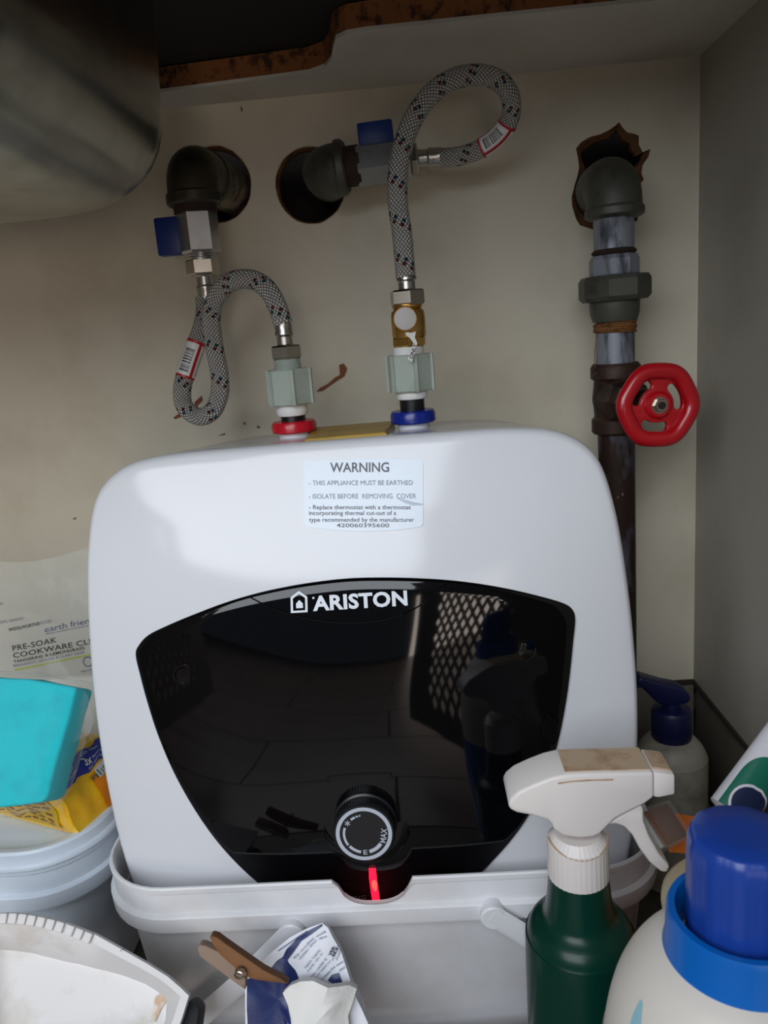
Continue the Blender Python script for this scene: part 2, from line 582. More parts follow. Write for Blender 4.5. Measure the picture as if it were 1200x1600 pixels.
def glyphs(s, bold=0.0, spacing=1.0):
    key = (s, bold, spacing)
    if key in TEXT_CACHE:
        return TEXT_CACHE[key]
    cu = bpy.data.curves.new('txt', 'FONT')
    cu.body = s
    cu.size = 1.0
    cu.offset = bold
    cu.space_character = spacing
    cu.resolution_u = 3
    t = bpy.data.objects.new('tmp', cu)
    COL.objects.link(t)
    dg = bpy.context.evaluated_depsgraph_get()
    me = bpy.data.meshes.new_from_object(t.evaluated_get(dg))
    bpy.data.objects.remove(t)
    vs = [v.co.copy() for v in me.vertices]
    fs = [tuple(p.vertices) for p in me.polygons]
    bpy.data.meshes.remove(me)
    x0 = min(v.x for v in vs)
    x1 = max(v.x for v in vs)
    TEXT_CACHE[key] = ([((v.x - x0) / (x1 - x0), v.y / 0.69) for v in vs], fs)
    return TEXT_CACHE[key]


def text_px(mb, s, a, b, h, surf, bold=0.0, slant=0.0, spacing=1.0):
    """flat lettering: baseline from pixel a to pixel b, cap height h px, laid on the surface surf(px,py)"""
    gv, gf = glyphs(s, bold, spacing)
    ax, ay = a
    dx, dy = b[0] - ax, b[1] - ay
    L = sqrt(dx * dx + dy * dy)
    ux, uy = dy / L, -dx / L
    o = mb.add([surf(ax + dx * u + ux * v * h + slant * v * h * dx / L, ay + dy * u + uy * v * h + slant * v * h * dy / L) for u, v in gv], gf)


def poly_px(mb, pts, surf):
    o = mb.add([surf(*p) for p in pts], [])
    mb.f.append(tuple(o + i for i in range(len(pts))))


def scribble(mb, words, f, asp):
    """print too small to read: rows of letter-like strokes; f(u, v) places them, asp = row height / row length"""
    total = sum(words) + 0.8 * (len(words) - 1)
    x = 0.0
    for wlen in words:
        for _ in range(wlen):
            x0, x1 = x / total, (x + 0.72) / total
            t = 0.16 / total
            top = random.choice((0.62, 0.66, 0.7, 1.0))
            quads = [(x0, 0, x0 + t, top)]
            k = random.random()
            if k < 0.75:
                quads.append((x1 - t, 0, x1, 0.62))
            if k > 0.3:
                quads.append((x0, 0.52, x1, 0.66))
            if k > 0.5:
                quads.append((x0, 0.0, x1, 0.13))
            for a0, b0, a1, b1 in quads:
                mb.add([f(a0, b0), f(a1, b0), f(a1, b1), f(a0, b1)], [(0, 1, 2, 3)])
            x += 1.0
        x += 0.8


def scribble_px(mb, words, a, b, h, surf):
    dx, dy = b[0] - a[0], b[1] - a[1]
    L = sqrt(dx * dx + dy * dy)
    ux, uy = dy / L, -dx / L
    scribble(mb, words, lambda u, v: surf(a[0] + dx * u + ux * v * h, a[1] + dy * u + uy * v * h), h / L)


def hexprism(mb, origin, axis, rad, h, chamfer=0.0015, ref=None):
    mb.lathe([(rad - chamfer, 0), (rad, chamfer), (rad, h - chamfer), (rad - chamfer, h)], origin, axis, 6, ref=ref)


def set_uv(o, nring, nseg, lens, urep=1.0, vnorm=False):
    """uv for a tube made by MB.tube after remove_doubles keeps the order: u round, v along in metres"""
    me = o.data
    uvl = me.uv_layers.new(name='UVMap')
    total = lens[-1]
    for p in me.polygons:
        ids = [me.loops[l].vertex_index for l in p.loop_indices]
        if len(ids) != 4:
            continue
        ks = [i % nseg for i in ids]
        wrap = (0 in ks) and (nseg - 1 in ks)
        for l, i in zip(p.loop_indices, ids):
            k = i % nseg
            if wrap and k == 0:
                k = nseg
            vv = lens[i // nseg]
            uvl.data[l].uv = (k / nseg, vv / total if vnorm else vv)


def hose_tube(name, path, r, m, parent, n=20, vnorm=False):
    mb = MB()
    mb.tube(path, r, n)
    o = obj(name, mb, m, parent, smooth=60)
    ls = [0.0]
    for i in range(1, len(path)):
        ls.append(ls[-1] + (Vector(path[i]) - Vector(path[i - 1])).length)
    set_uv(o, len(path), n, ls, vnorm=vnorm)
    return o


# ------------------------------------------------------------------ setting
WY, WX, ZC, ZF = 0.87, 0.311, 0.672, -0.145      # back wall, right wall, worktop underside, cupboard floor
XL = -0.72
HOLE1 = (-0.196, 0.594)
HOLE2 = at(485, 290, WY)
circ = lambda cx, cz, rx, rz, n=40, j=0.0: [(cx + rx * cos(2 * pi * k / n) * (1 + random.uniform(-j, j)), cz + rz * sin(2 * pi * k / n) * (1 + random.uniform(-j, j))) for k in range(n)]
h3px = [(900, 232), (908, 222), (922, 214), (938, 210), (952, 203), (962, 196), (967, 191), (973, 200), (980, 207), (990, 209), (998, 212), (998, 226),
        (1004, 238), (1016, 233), (1013, 245), (1004, 258), (1002, 272), (1006, 280), (1000, 288), (998, 305), (997, 322), (996, 345), (940, 362), (925, 358), (906, 352), (900, 342), (894, 322),
        (893, 308), (897, 292), (902, 276), (905, 262), (903, 246)]
h3 = [(p.x, p.z) for p in (at(x, y, WY) for x, y in h3px)]
wall_M = Matrix(((1, 0, 0, 0), (0, 0, 1, WY + 0.008), (0, 1, 0, 0), (0, 0, 0, 1)))
wall_back = plate('wall_back', [(XL - 0.03, -0.012), (WX + 0.002, -0.012), (WX + 0.002, ZC + 0.02), (XL - 0.03, ZC + 0.02)],
                  [circ(HOLE1[0], HOLE1[1], 0.0385, 0.0385, j=0.01), circ(HOLE2.x, HOLE2.z, 0.037, 0.0385, j=0.01), h3], 0.016, wall_M, 'wall')
wall_back['kind'] = 'structure'
# brown torn rim of the rough hole and the drilled edges of the round ones
def rim_ring(name, outer, inner, m):
    mb = MB()
    A = [Vector((x, WY - 0.0004, z)) for x, z in outer]
    B = [Vector((x, WY + 0.006, z)) for x, z in inner]
    C = [Vector((x, WY + 0.014, z)) for x, z in inner]
    mb.loft([A, B, C], True)
    return obj(name, mb, m, wall_back, smooth=0)
c3 = Vector((sum(p[0] for p in h3) / len(h3), sum(p[1] for p in h3) / len(h3)))
inner3 = [((x - c3.x) * (0.80 + random.uniform(-.05, .05)) + c3.x, (z - c3.y) * (0.84 + random.uniform(-.04, .04)) + c3.y) for x, z in h3]
rim_ring('torn_rim', h3, inner3, 'torn')
for (hx, hz, rx, rz) in ((HOLE1[0], HOLE1[1], 0.0385, 0.0385), (HOLE2.x, HOLE2.z, 0.037, 0.0385)):
    rim_ring('drilled_rim', circ(hx, hz, rx + .0006, rz + .0006, j=0.012), circ(hx, hz, rx - 0.0025, rz - 0.0025, j=0.015), 'torn')
# flakes and cobweb bits on the wall
for pts in ([(494, 612), (500, 606), (512, 600), (523, 590), (531, 586), (530, 570), (537, 568), (542, 576), (538, 588), (528, 594), (516, 602), (504, 611)],
            [(271, 652), (280, 646), (286, 644), (283, 651), (273, 655)], [(304, 628), (314, 619), (316, 626), (309, 633), (304, 640)],
            [(350, 677), (341, 681), (352, 679)], [(375, 142), (384, 143), (379, 146)], [(376, 164), (379, 170), (377, 175)],
            [(118, 809), (117, 812), (113, 811)], [(380, 660), (384, 662), (381, 664)], [(401, 665), (407, 668), (402, 669)]):
    mb = MB()
    mb.prism([at(x, y, WY - 0.0018) for x, y in pts], (0, 0.0017, 0))
    obj('paint_flake', mb, 'flake', wall_back, smooth=0)

mb = MB()
mb.box(((XL + WX) / 2, 1.0, 0.3), (WX - XL + 0.3, 0.02, 1.0))
for bx_c, bx_s in ((((XL + WX) / 2, 0.94, 0.735), (WX - XL + 0.3, 0.10, 0.02)), (((XL + WX) / 2, 0.94, -0.05), (WX - XL + 0.3, 0.10, 0.02)),
                   ((WX + 0.06, 0.94, 0.3), (0.02, 0.10, 0.9)), ((XL - 0.08, 0.94, 0.3), (0.02, 0.10, 0.9))):
    mb.box(bx_c, bx_s)  # border boxes added to shut stray light out of the cavity
struct('cavity_box', mb, 'cavity')  # unseen dark box added behind the wall to keep its holes dark
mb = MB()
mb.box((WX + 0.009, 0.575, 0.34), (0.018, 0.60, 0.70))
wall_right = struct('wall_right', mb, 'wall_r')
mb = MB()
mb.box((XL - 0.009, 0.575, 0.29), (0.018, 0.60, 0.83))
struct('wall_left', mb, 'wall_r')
mb = MB()
mb.box(((XL + WX) / 2, 0.575, ZF - 0.009), (WX - XL + 0.05, 0.62, 0.018))
struct('floor', mb, 'floor')
mb = MB()
mb.box(((XL + WX) / 2, WY + 0.004, (ZF - 0.012) / 2 - 0.004), (WX - XL, 0.014, -ZF - 0.014))
struct('baseboard_back', mb, 'base', bevel=0.002)
mb = MB()
mb.box((WX + 0.006, 0.57, (ZF - 0.014) / 2 - 0.004), (0.010, 0.59, -ZF - 0.014))
struct('baseboard_right', mb, 'base', bevel=0.002)
mb = MB()
mb.box((WX - 0.0005, 0.57, -0.0125), (0.004, 0.59, 0.006))
mb.box(((XL + WX) / 2, WY - 0.001, -0.0125), (WX - XL, 0.004, 0.005))
struct('trim_1', mb, 'gap')
# corner bead of filler between the two walls and under the worktop
mb = MB()
mb.tube([(WX - 0.0002, WY + 0.0002, z) for z in [0.0 + 0.0336 * i for i in range(21)]], [0.0009 + 0.0005 * random.random() for _ in range(21)], 6)
struct('trim_2', mb, 'wall')

# kitchen floor outside, seen only in the gloss of the heater
mb = MB()
mb.box((0, -1.30, -0.245), (4.0, 3.1, 0.02))
kf = struct('floor_kitchen', mb, 'gap')
pm = None
for r in range(10):
    for c_ in range(5):
        x = -1.9 + c_ * 0.92 + (0.46 if r % 2 else 0)
        y = -2.7 + r * 0.302
        if pm is None:
            mb = MB()
            mb.box((0, 0, 0), (0.913, 0.296, 0.012))
            pm = obj('floor_plank', mb, 'plank', kf, smooth=0)
            o = pm
        else:
            o = pm.copy()
            COL.objects.link(o)
        o.parent = kf
        o.location = (x, y, -0.229)

# ------------------------------------------------------------------ worktop with the sink cut-out
cut = [(-0.66, 0.31), (0.285, 0.31), (0.285, 0.714), (-0.018, 0.714), (-0.036, 0.717), (-0.0455, 0.726), (-0.0495, 0.745), (-0.054, 0.772), (-0.062, 0.792), (-0.078, 0.803),
       (-0.105, 0.806), (-0.22, 0.816), (-0.66, 0.818)]
worktop = thing('worktop', 'white-backed chipboard worktop overhead with a raw-edged sink cut-out', 'worktop', (-0.2, 0.575, ZC))
outer = [(XL, 0.25), (WX, 0.25), (WX, WY), (XL, WY)]
plate('board', outer, [cut], 0.003, Matrix.Translation((0, 0, ZC + 0.0015)), 'under', worktop)
o = plate('chipboard_core', outer, [cut], 0.019, Matrix.Translation((0, 0, ZC + 0.0125)), 'chip', worktop)
o['label'] = 'raw brown chipboard edge of the cut-out'
mb = MB()
mb.box(((XL + WX) / 2, 0.56, ZC + 0.0225), (WX - XL, 0.62, 0.001))

# ------------------------------------------------------------------ sink
def rrect(x0, x1, y0, y1, r, z, n=10):
    pts = []
    for cx, cy, a0 in ((x1 - r, y1 - r, 0), (x0 + r, y1 - r, pi / 2), (x0 + r, y0 + r, pi), (x1 - r, y0 + r, 1.5 * pi)):
        for k in range(n + 1):
            a = a0 + pi / 2 * k / n
            pts.append(Vector((cx + r * cos(a), cy + r * sin(a), z)))
    return pts

sink = thing('sink', 'dull stainless steel sink bowl hanging below the worktop at top left', 'sink', (-0.40, 0.47, 0.54))
bx0, bx1, by0, by1, bz = -0.62, -0.163, 0.300, 0.668, 0.530
rings = []
for z, ins in ((ZC + 0.030, -0.004), (ZC + 0.015, 0.0), (0.66, 0.001), (0.62, 0.003), (0.595, 0.005)):
    rings.append(rrect(bx0 + ins, bx1 - ins, by0 + ins, by1 - ins, 0.075, z))
for k in range(1, 9):
    a = pi / 2 * k / 8
    ins = 0.005 + 0.060 * (1 - cos(a))
    rings.append(rrect(bx0 + ins, bx1 - ins, by0 + ins, by1 - ins, max(0.075 - ins * 0.35, 0.03), 0.595 - (0.595 - bz) * sin(a)))
rings.append(rrect(bx0 + 0.12, bx1 - 0.12, by0 + 0.12, by1 - 0.12, 0.04, bz - 0.001))
mb = MB()
mb.loft(rings, True, False, True)
obj('bowl', mb, 'steel', sink, smooth=60)
hole = [(p.x, p.y) for p in rrect(bx0 - 0.003, bx1 + 0.003, by0 - 0.003, by1 + 0.003, 0.075, 0)]
plate('drainboard', [(-0.70, 0.27), (0.30, 0.27), (0.30, 0.845), (-0.70, 0.845)], [hole], 0.0015, Matrix.Translation((0, 0, ZC + 0.0242)), 'underside', sink)['label'] = 'underside of the drainboard, coloured dark for shade'
mb = MB()
mb.lathe([(0.036, 0), (0.040, 0.004), (0.036, 0.008)], ((bx0 + bx1) / 2, 0.40, bz - 0.008), (0, 0, 1), 24)
mb.lathe([(0.020, 0), (0.020, 0.03)], ((bx0 + bx1) / 2, 0.40, bz - 0.036), (0, 0, 1), 20)
obj('drain_fitting', mb, 'black_pl', sink)

# ------------------------------------------------------------------ water heater
HX, HZ = -0.0585, 0.150
half = [(0.0, 0.3508), (0.06, 0.3507), (0.110, 0.3503), (0.140, 0.3485), (0.160, 0.3450), (0.176, 0.3375), (0.188, 0.3265), (0.1955, 0.311), (0.2015, 0.285), (0.2058, 0.255),
        (0.2110, 0.200), (0.2135, 0.140), (0.2115, 0.085), (0.2060, 0.025), (0.1980, -0.012), (0.184, -0.036), (0.160, -0.050), (0.12, -0.055), (0.06, -0.056), (0, -0.056)]
hs = [(v.x, v.y) for v in spline([(a, b, 0) for a, b in half], 4)]
outline = hs + [(-x, z) for x, z in hs[-2:0:-1]]


def Yf(x, z):
    """front skin of the heater: a leaning face with a shallow dome"""
    dx, dz = abs(x - HX) / 0.2135, abs(z - HZ) / 0.2045
    s = (dx ** 4 + dz ** 4) ** 0.25
    return 0.548 + 0.0875 * (z - HZ) - 0.034 * (1 - min(s, 1.1) ** 2.2)


def hit(px, py, off=0.0):
    Y = 0.53
    for _ in range(9):
        P = at(px, py, Y)
        Y = Yf(P.x, P.z)
    P.y -= off
    return P


heater = thing('water_heater', 'white electric water heater with a glossy black front panel, standing in a white tub', 'water heater', (HX, 0.70, -0.056))
heater_name = heater
rings = []
for k in (0.12, 0.25, 0.38, 0.5, 0.6, 0.7, 0.78, 0.85, 0.91, 0.95, 0.975):
    rings.append([Vector((HX + x * k, Yf(HX + x * k, HZ + (z - HZ) * k), HZ + (z - HZ) * k)) for x, z in outline])
for a in (15, 30, 45, 60, 75, 90):
    k = 0.975 + 0.025 * sin(radians(a))
    e = 0.008 * (1 - cos(radians(a)))
    rings.append([Vector((HX + x * k, Yf(HX + x * k, HZ + (z - HZ) * k) + e, HZ + (z - HZ) * k)) for x, z in outline])
last = rings[-1]
def rear_z(z):
    return HZ + (z - HZ) * ((0.3255 - HZ) / (0.3508 - HZ)) if z > HZ else z
for f, y in ((0.15, None), (0.5, None), (0.97, None)):
    ring = []
    for (x, z), p in zip(outline, last):
        q = Vector((HX + x * 0.955, 0.862, rear_z(z) * 1.0))
        ring.append(p.lerp(q, f))
    rings.append(ring)
rings.append([Vector((HX + x * 0.935, 0.868, HZ + (rear_z(z) - HZ) * 0.98)) for x, z in outline])
mb = MB()
mb.loft(rings, True, True, True)
obj('casing', mb, 'casing', heater, smooth=50)

# glossy black panel, laid on the dome
ppx = [(212, 1022), (217, 1008), (232, 992), (262, 977), (300, 961), (350, 942), (400, 927), (450, 916), (500, 908), (550, 903), (600, 902), (650, 903), (700, 906), (750, 912), (800, 921),
       (850, 933), (882, 943), (895, 953), (899, 968), (896, 1000), (891, 1050), (884, 1100), (874, 1150), (860, 1200), (840, 1248), (812, 1294), (780, 1333), (745, 1368), (700, 1402), (660, 1424), (610, 1438),
       (560, 1440), (510, 1430), (460, 1412), (415, 1387), (360, 1337), (315, 1280), (275, 1212), (248, 1150), (230, 1095), (218, 1050)]
pw = [hit(x, y) for x, y in ppx]
pl = [(v.x, v.z) for v in spline([(p.x, p.z, 0) if False else (p.x, 0, p.z) for p in pw], 4, True)]
PCX, PCZ = -0.06, 0.09
rings = []
for k in (0.04, 0.15, 0.28, 0.4, 0.5, 0.6, 0.7, 0.8, 0.88, 0.95, 0.985, 0.996, 1.0):
    off = {0.996: 0.0018, 1.0: 0.0004}.get(k, 0.0026)
    rings.append([Vector((PCX + (x - PCX) * k, Yf(PCX + (x - PCX) * k, PCZ + (z - PCZ) * k) - off, PCZ + (z - PCZ) * k)) for x, z in pl])
mb = MB()
mb.loft(rings, True, True, False)
panel = obj('front_panel', mb, 'panel', heater, smooth=60)
panel['label'] = 'glossy black shield-shaped front panel'
SP = lambda px, py: hit(px, py, 0.0032)
SL = lambda px, py: hit(px, py, 0.0012)
# curved crease under the wordmark
mb = MB()
mb.tube([hit(x, y, 0.0025) for x, y in spline2([(393, 932), (428, 949), (480, 964), (540, 971), (600, 966), (650, 948), (690, 916), (700, 908)], 6, False)], 0.0006, 6)
obj('panel_crease', mb, 'panel', panel)
# round screw covers
for sx, sy in ((289, 1052), (820, 1013)):
    mb = MB()
    c = hit(sx, sy, 0.002)
    for r0, r1, h in ((0.0066, 0.0080, 0.0014),):
        mb.lathe([(r1, 0), (r1, h), (r0, h), (r0, -0.001)], c, (0, -1, 0.08), 28, cap=False)
    mb.lathe([(0.0062, 0), (0.0058, 0.0014), (0.001, 0.0016)], c, (0, -1, 0.08), 28)
    obj('screw_cover', mb, 'panel', panel)
# wordmark
mb = MB()
text_px(mb, 'ARISTON', (490, 951.5), (637, 942.5), 21.5, SP, bold=0.036, spacing=1.05)
obj('wordmark', mb, 'print_hi', panel, smooth=0)
mb = MB()
a = [(455, 931), (468, 921), (481, 930), (481.5, 954), (455.5, 955.5)]
b_ = [(458.5, 933), (468, 925.5), (477.5, 932), (478, 951), (459, 952)]
for i in range(5):
    j = (i + 1) % 5
    poly_px(mb, [a[i], a[j], b_[j], b_[i]], SP)
poly_px(mb, [(463.5, 941), (468.5, 935), (474, 940.5), (474.5, 947.5), (463.8, 948)], SP)
poly_px(mb, [(489, 930.5), (492, 930.5), (492, 933.5), (489, 933.5)], SP)
obj('house_emblem', mb, 'print_hi', panel, smooth=0)
mb = MB()
text_px(mb, 'HEATING', (518, 1402), (572, 1400), 5.5, SP, spacing=1.1)
obj('indicator_caption', mb, 'print_dk', panel, smooth=0)

# thermostat knob
kc = hit(572, 1288)
kn = Vector((0, -1, 0.09)).normalized()
base_p = kc + Vector((0, 0, 0.004))
mb = MB()
mb.lathe([(0.036, -0.004), (0.035, 0.001), (0.031, 0.0025), (0.026, 0.0025)], base_p, kn, 64)
obj('knob_surround', mb, 'panel', panel)
knob = None
mb = MB()
mb.lathe([(0.0240, 0.001), (0.0240, 0.006), (0.0226, 0.007), (0.0226, 0.0178), (0.0216, 0.0192), (0.001, 0.0192)], base_p, kn, 96, rib=None)
knob = obj('control_knob', mb, 'knob', heater, smooth=40)
kx = Vector((1, 0, 0))
kz = kx.cross(kn) * -1
kz = kz if kz.z > 0 else -kz
fc = base_p + kn * 0.0195
KR = 0.0215
def SK(u, v):
    return fc + kx * (u * KR) + kz * (v * KR)
def arc(mb, r0, r1, a0, a1, n=40):
    vs, fs = [], []
    for i in range(n + 1):
        a = radians(a0 + (a1 - a0) * i / n)
        vs += [SK(r0 * cos(a), r0 * sin(a)), SK(r1 * cos(a), r1 * sin(a))]
    fs = [(2 * i, 2 * i + 1, 2 * i + 3, 2 * i + 2) for i in range(n)]
    mb.add(vs, fs)
mb = MB()
arc(mb, 0.83, 0.96, 0, 360, 80)
arc(mb, 0.64, 0.72, 158, 214, 24)
arc(mb, 0.62, 0.72, 219, 257, 20)
arc(mb, 0.60, 0.73, 282, 325, 20)
for a0, a1, q in ((96, 100, .03), (103, 110, .03), (113, 127, .04)):
    arc(mb, 0.67 - q, 0.67 + q, a0, a1, 6)
obj('dial_ring', mb, 'print', knob, smooth=0)
mb = MB()
for s, ang, hh, W in (('E', 270, 0.17, 0.14), ('MAX', 352, 0.2, 0.52)):
    mb = MB()
    gv, gf = glyphs(s, 0.01)
    a = radians(ang)
    cx, cy = 0.67 * cos(a), 0.67 * sin(a)
    if s == 'E':
        rx, ry = 1, 0
    else:
        rx, ry = cos(radians(80)), sin(radians(80))
    o_ = mb.add([SK(cx + (u - .5) * W * rx - (v - .5) * hh * ry, cy + (u - .5) * W * ry + (v - .5) * hh * rx) for u, v in gv], gf)
    obj('dial_letters', mb, 'print', knob, smooth=0)
mb = MB()
for k in range(3):
    a = radians(30 + 60 * k)
    cx, cy = 0.67 * cos(radians(142)), 0.67 * sin(radians(142))
    dx, dy = 0.10 * cos(a), 0.10 * sin(a)
    ex, ey = -0.014 * sin(a), 0.014 * cos(a)
    o_ = mb.add([SK(cx - dx - ex, cy - dy - ey), SK(cx + dx - ex, cy + dy - ey), SK(cx + dx + ex, cy + dy + ey), SK(cx - dx + ex, cy - dy + ey)], [(0, 1, 2, 3)])
obj('frost_mark', mb, 'print', knob, smooth=0)
# fine knurl on the knob side
mb = MB()
for k in range(60):
    a = 2 * pi * k / 60
    d = kx * cos(a) + kz * sin(a)
    mb.box(base_p + kn * 0.0125 + d * 0.0227, (0.0009, 0.0008, 0.009), (kn.cross(d), d, kn))
kk = obj('knurl', mb, 'knob', knob, smooth=0)
kk['kind'] = 'stuff'
# red indicator
mb = MB()
mb.tube([hit(x, y, 0.0034) for x, y in ((582, 1353), (583, 1366), (585, 1382), (588, 1402), (590, 1416))], [0.0028, 0.0031, 0.0031, 0.0031, 0.0031], 10, flat=None)
led = obj('indicator_light', mb, 'led', heater)
mb = MB()
mb.tube([hit(x, y, 0.0046) for x, y in ((583.5, 1366), (585, 1374), (586, 1383))], [0.0020, 0.0024, 0.0020], 8)
obj('indicator_core', mb, 'led_hot', led)
# warning label
lab = [(476, 724), (481, 718), (655, 716), (661, 721), (661.5, 818), (656, 823), (620, 828), (568, 830), (520, 828), (482, 823), (477, 818)]
mb = MB()
C0 = (569, 772)
rr = []
dense = []
for i in range(len(lab)):
    p, q = lab[i], lab[(i + 1) % len(lab)]
    for k in range(6):
        dense.append((p[0] + (q[0] - p[0]) * k / 6, p[1] + (q[1] - p[1]) * k / 6))
for k in (0.02, 0.3, 0.6, 0.85, 1.0):
    rr.append([hit(C0[0] + (x - C0[0]) * k, C0[1] + (y - C0[1]) * k, 0.0007) for x, y in dense])
rr.append([hit(x, y, -0.0002) for x, y in dense])
mb.loft(rr, True, True, False)
wlab = obj('warning_label', mb, 'label', heater, smooth=40)
mb = MB()
text_px(mb, 'WARNING', (516, 737), (608, 736.5), 14.5, SL, bold=0.012)
obj('label_heading', mb, 'ink', wlab, smooth=0)
mb = MB()
for s, a, b, h in (('- THIS APPLIANCE MUST BE EARTHED', (483, 757.5), (645, 757), 7.2), ('- ISOLATE BEFORE  REMOVING  COVER', (483, 778.5), (650, 778), 7.4)):
    text_px(mb, s, a, b, h, SL)
obj('label_capitals', mb, 'ink_lt', wlab, smooth=0)
mb = MB()
for s, a, b, h in (('- Replace thermostat with a thermostat', (483, 795), (642, 795), 6.6), ('incorporating thermal cut-out of a', (483, 804), (619, 804), 6.6),
                   ('type recommended by the manufacturer', (483, 814.5), (647, 814.5), 6.6), ('420060395600', (526, 823), (608, 823), 5.8)):
    text_px(mb, s, a, b, h, SL, bold=0.004)
obj('label_lines', mb, 'ink', wlab, smooth=0)
# crease in the label
mb = MB()
mb.tube([hit(x, y, 0.0006) for x, y in ((620, 778), (632, 783), (645, 787), (661, 788))], [0.0003, 0.0012, 0.0014, 0.0006], 6)
obj('label_crease', mb, 'label', wlab)
# top: yellow sticker between the connections
def ztop(y):
    return 0.3500 - (y - 0.585) * (0.3500 - 0.3255) / (0.862 - 0.585)
mb = MB()
zyb = at(555, 663.5, 0.745).z
rg = []
for k in range(9):
    t = k / 8
    y = 0.592 + (0.745 - 0.592) * t
    zt_ = (ztop(0.592) + 0.0012) * (1 - t) + zyb * t + 0.001 * sin(t * 9)
    x0_, x1_ = -0.088 - 0.014 * t, -0.0235 + 0.002 * t
    rg.append([Vector((x0_, y, ztop(y) - 0.001)), Vector((x0_, y, zt_ - 0.0012)), Vector((x0_ + 0.002, y, zt_)), Vector((x1_ - 0.002, y, zt_ + 0.0005)), Vector((x1_, y, zt_ - 0.0012)), Vector((x1_, y, ztop(y) - 0.001))])
mb.loft(rg, True, True, True)
obj('yellow_strip', mb, 'yellow_tape', heater, smooth=40)

# inlet and outlet stubs on the heater
CY = 0.70
def xax(py):
    return at(645 - (645 - py) * 10 / 209, py, CY).x
def zpx(px, py, Y=CY):
    return at(px, py, Y).z
XR, XB = at(459, 660, CY).x, at(645, 645, CY).x
z0 = ztop(CY)
def stub(x, ring_m, zt, zb, name, lab):
    zr = z0 + 0.0052
    mb = MB()
    mb.lathe([(0.0195, 0), (0.0205, 0.0012), (0.0205, zt - zr - 0.003), (0.0190, zt - zr), (0.0125, zt - zr + 0.0005)], (x, CY, zr), (0, 0, 1), 40)
    r = obj(name, mb, ring_m, heater)
    r['label'] = lab
    mb = MB()
    mb.lathe([(0.0145, 0), (0.0145, zr - z0 + 0.004)], (x, CY, z0 - 0.002), (0, 0, 1), 32)
    obj('collar_base', mb, 'tub', r)
    mb = MB()
    mb.lathe([(0.0112, 0), (0.0112, zb - z0)], (x, CY, z0), (0, 0, 1), 32)
    obj('pipe_stub', mb, 'black_pl', r)
zr1 = zpx(459, 657.5)
zb1 = zpx(645, 641)
zr2, zb2 = zpx(459, 649), zpx(645, 623)
stub(XR, 'red_pl', zr1, zr2, 'outlet_collar', 'bright red collar ring round the hot outlet')
stub(XB, 'blue_ring', zb1, zb2, 'inlet_collar', 'dark blue collar ring round the cold inlet')

# ------------------------------------------------------------------ left couplings and hose
def cyl(mb, x, y, za, zb, r, n=32, bev=0.0008):
    mb.lathe([(r - bev, 0), (r, bev), (r, zb - za - bev), (r - bev, zb - za)], (x, y, za), (0, 0, 1), n)

def coupling(x, zs, label, top_stub):
    """translucent nylon isolating coupling; zs = tape bottom, hex bottom, hex top, stub top"""
    t = thing('pipe_coupling', label, 'coupling', (x, CY, zs[0]), 'isolating couplings on the heater')
    mb = MB()
    cyl(mb, x, CY, zs[0], zs[1] + 0.002, 0.0138)
    mb.lathe([(0.0142, 0), (0.0145, 0.003), (0.0138, 0.005)], (x, CY, zs[0] + .002), (0, 0, 1), 32)
    obj('thread_tape', mb, 'ptfe', t)
    mb = MB()
    hexprism(mb, (x, CY, zs[1]), (0, 0, 1), 0.0208, zs[2] - zs[1], 0.0012, ref=(0.966, -0.259, 0))
    for k in range(6):
        a = radians(-15 + 60 * k)
        mb.box((x + cos(a) * 0.0198, CY + sin(a) * 0.0198, (zs[1] + zs[2]) / 2), (0.0045, 0.003, zs[2] - zs[1] - 0.001), (Vector((cos(a), sin(a), 0)), Vector((-sin(a), cos(a), 0)), Vector((0, 0, 1))))
    obj('hex_body', mb, 'nylon', t, smooth=25)
    mb = MB()
    if top_stub:
        cyl(mb, x, CY, zs[2] - 0.001, zs[3], 0.0118)
        for k in range(4):
            mb.lathe([(0.0118, 0), (0.0123, 0.0008), (0.0118, 0.0016)], (x, CY, zs[2] + 0.001 + k * 0.002), (0, 0, 1), 32, cap=False)
        obj('threaded_neck', mb, 'nylon', t)
    else:
        cyl(mb, x, CY, zs[2] - 0.001, zs[3], 0.0138)
        obj('top_thread_tape', mb, 'ptfe', t)
    return t

zl = [zpx(455, y) for y in (649, 632, 576, 560)]
coupling(XR, zl, 'milky nylon hex coupling on the red-ringed outlet of the heater', True)
zr = [zpx(643, y) for y in (623, 611, 553, 541)]
coupling(XB, zr, 'milky nylon hex coupling under the brass valve on the blue-ringed inlet', False)

def ferrule(mb, p, d, r, L):
    prof = [(r * 1.12, 0), (r * 1.16, L * 0.04), (r * 1.0, L * 0.10), (r * 0.98, L * 0.42), (r * 1.16, L * 0.50), (r * 1.16, L * 0.60), (r * 1.08, L * 0.68), (r * 1.12, L)]
    mb.lathe(prof, p, d, 28)

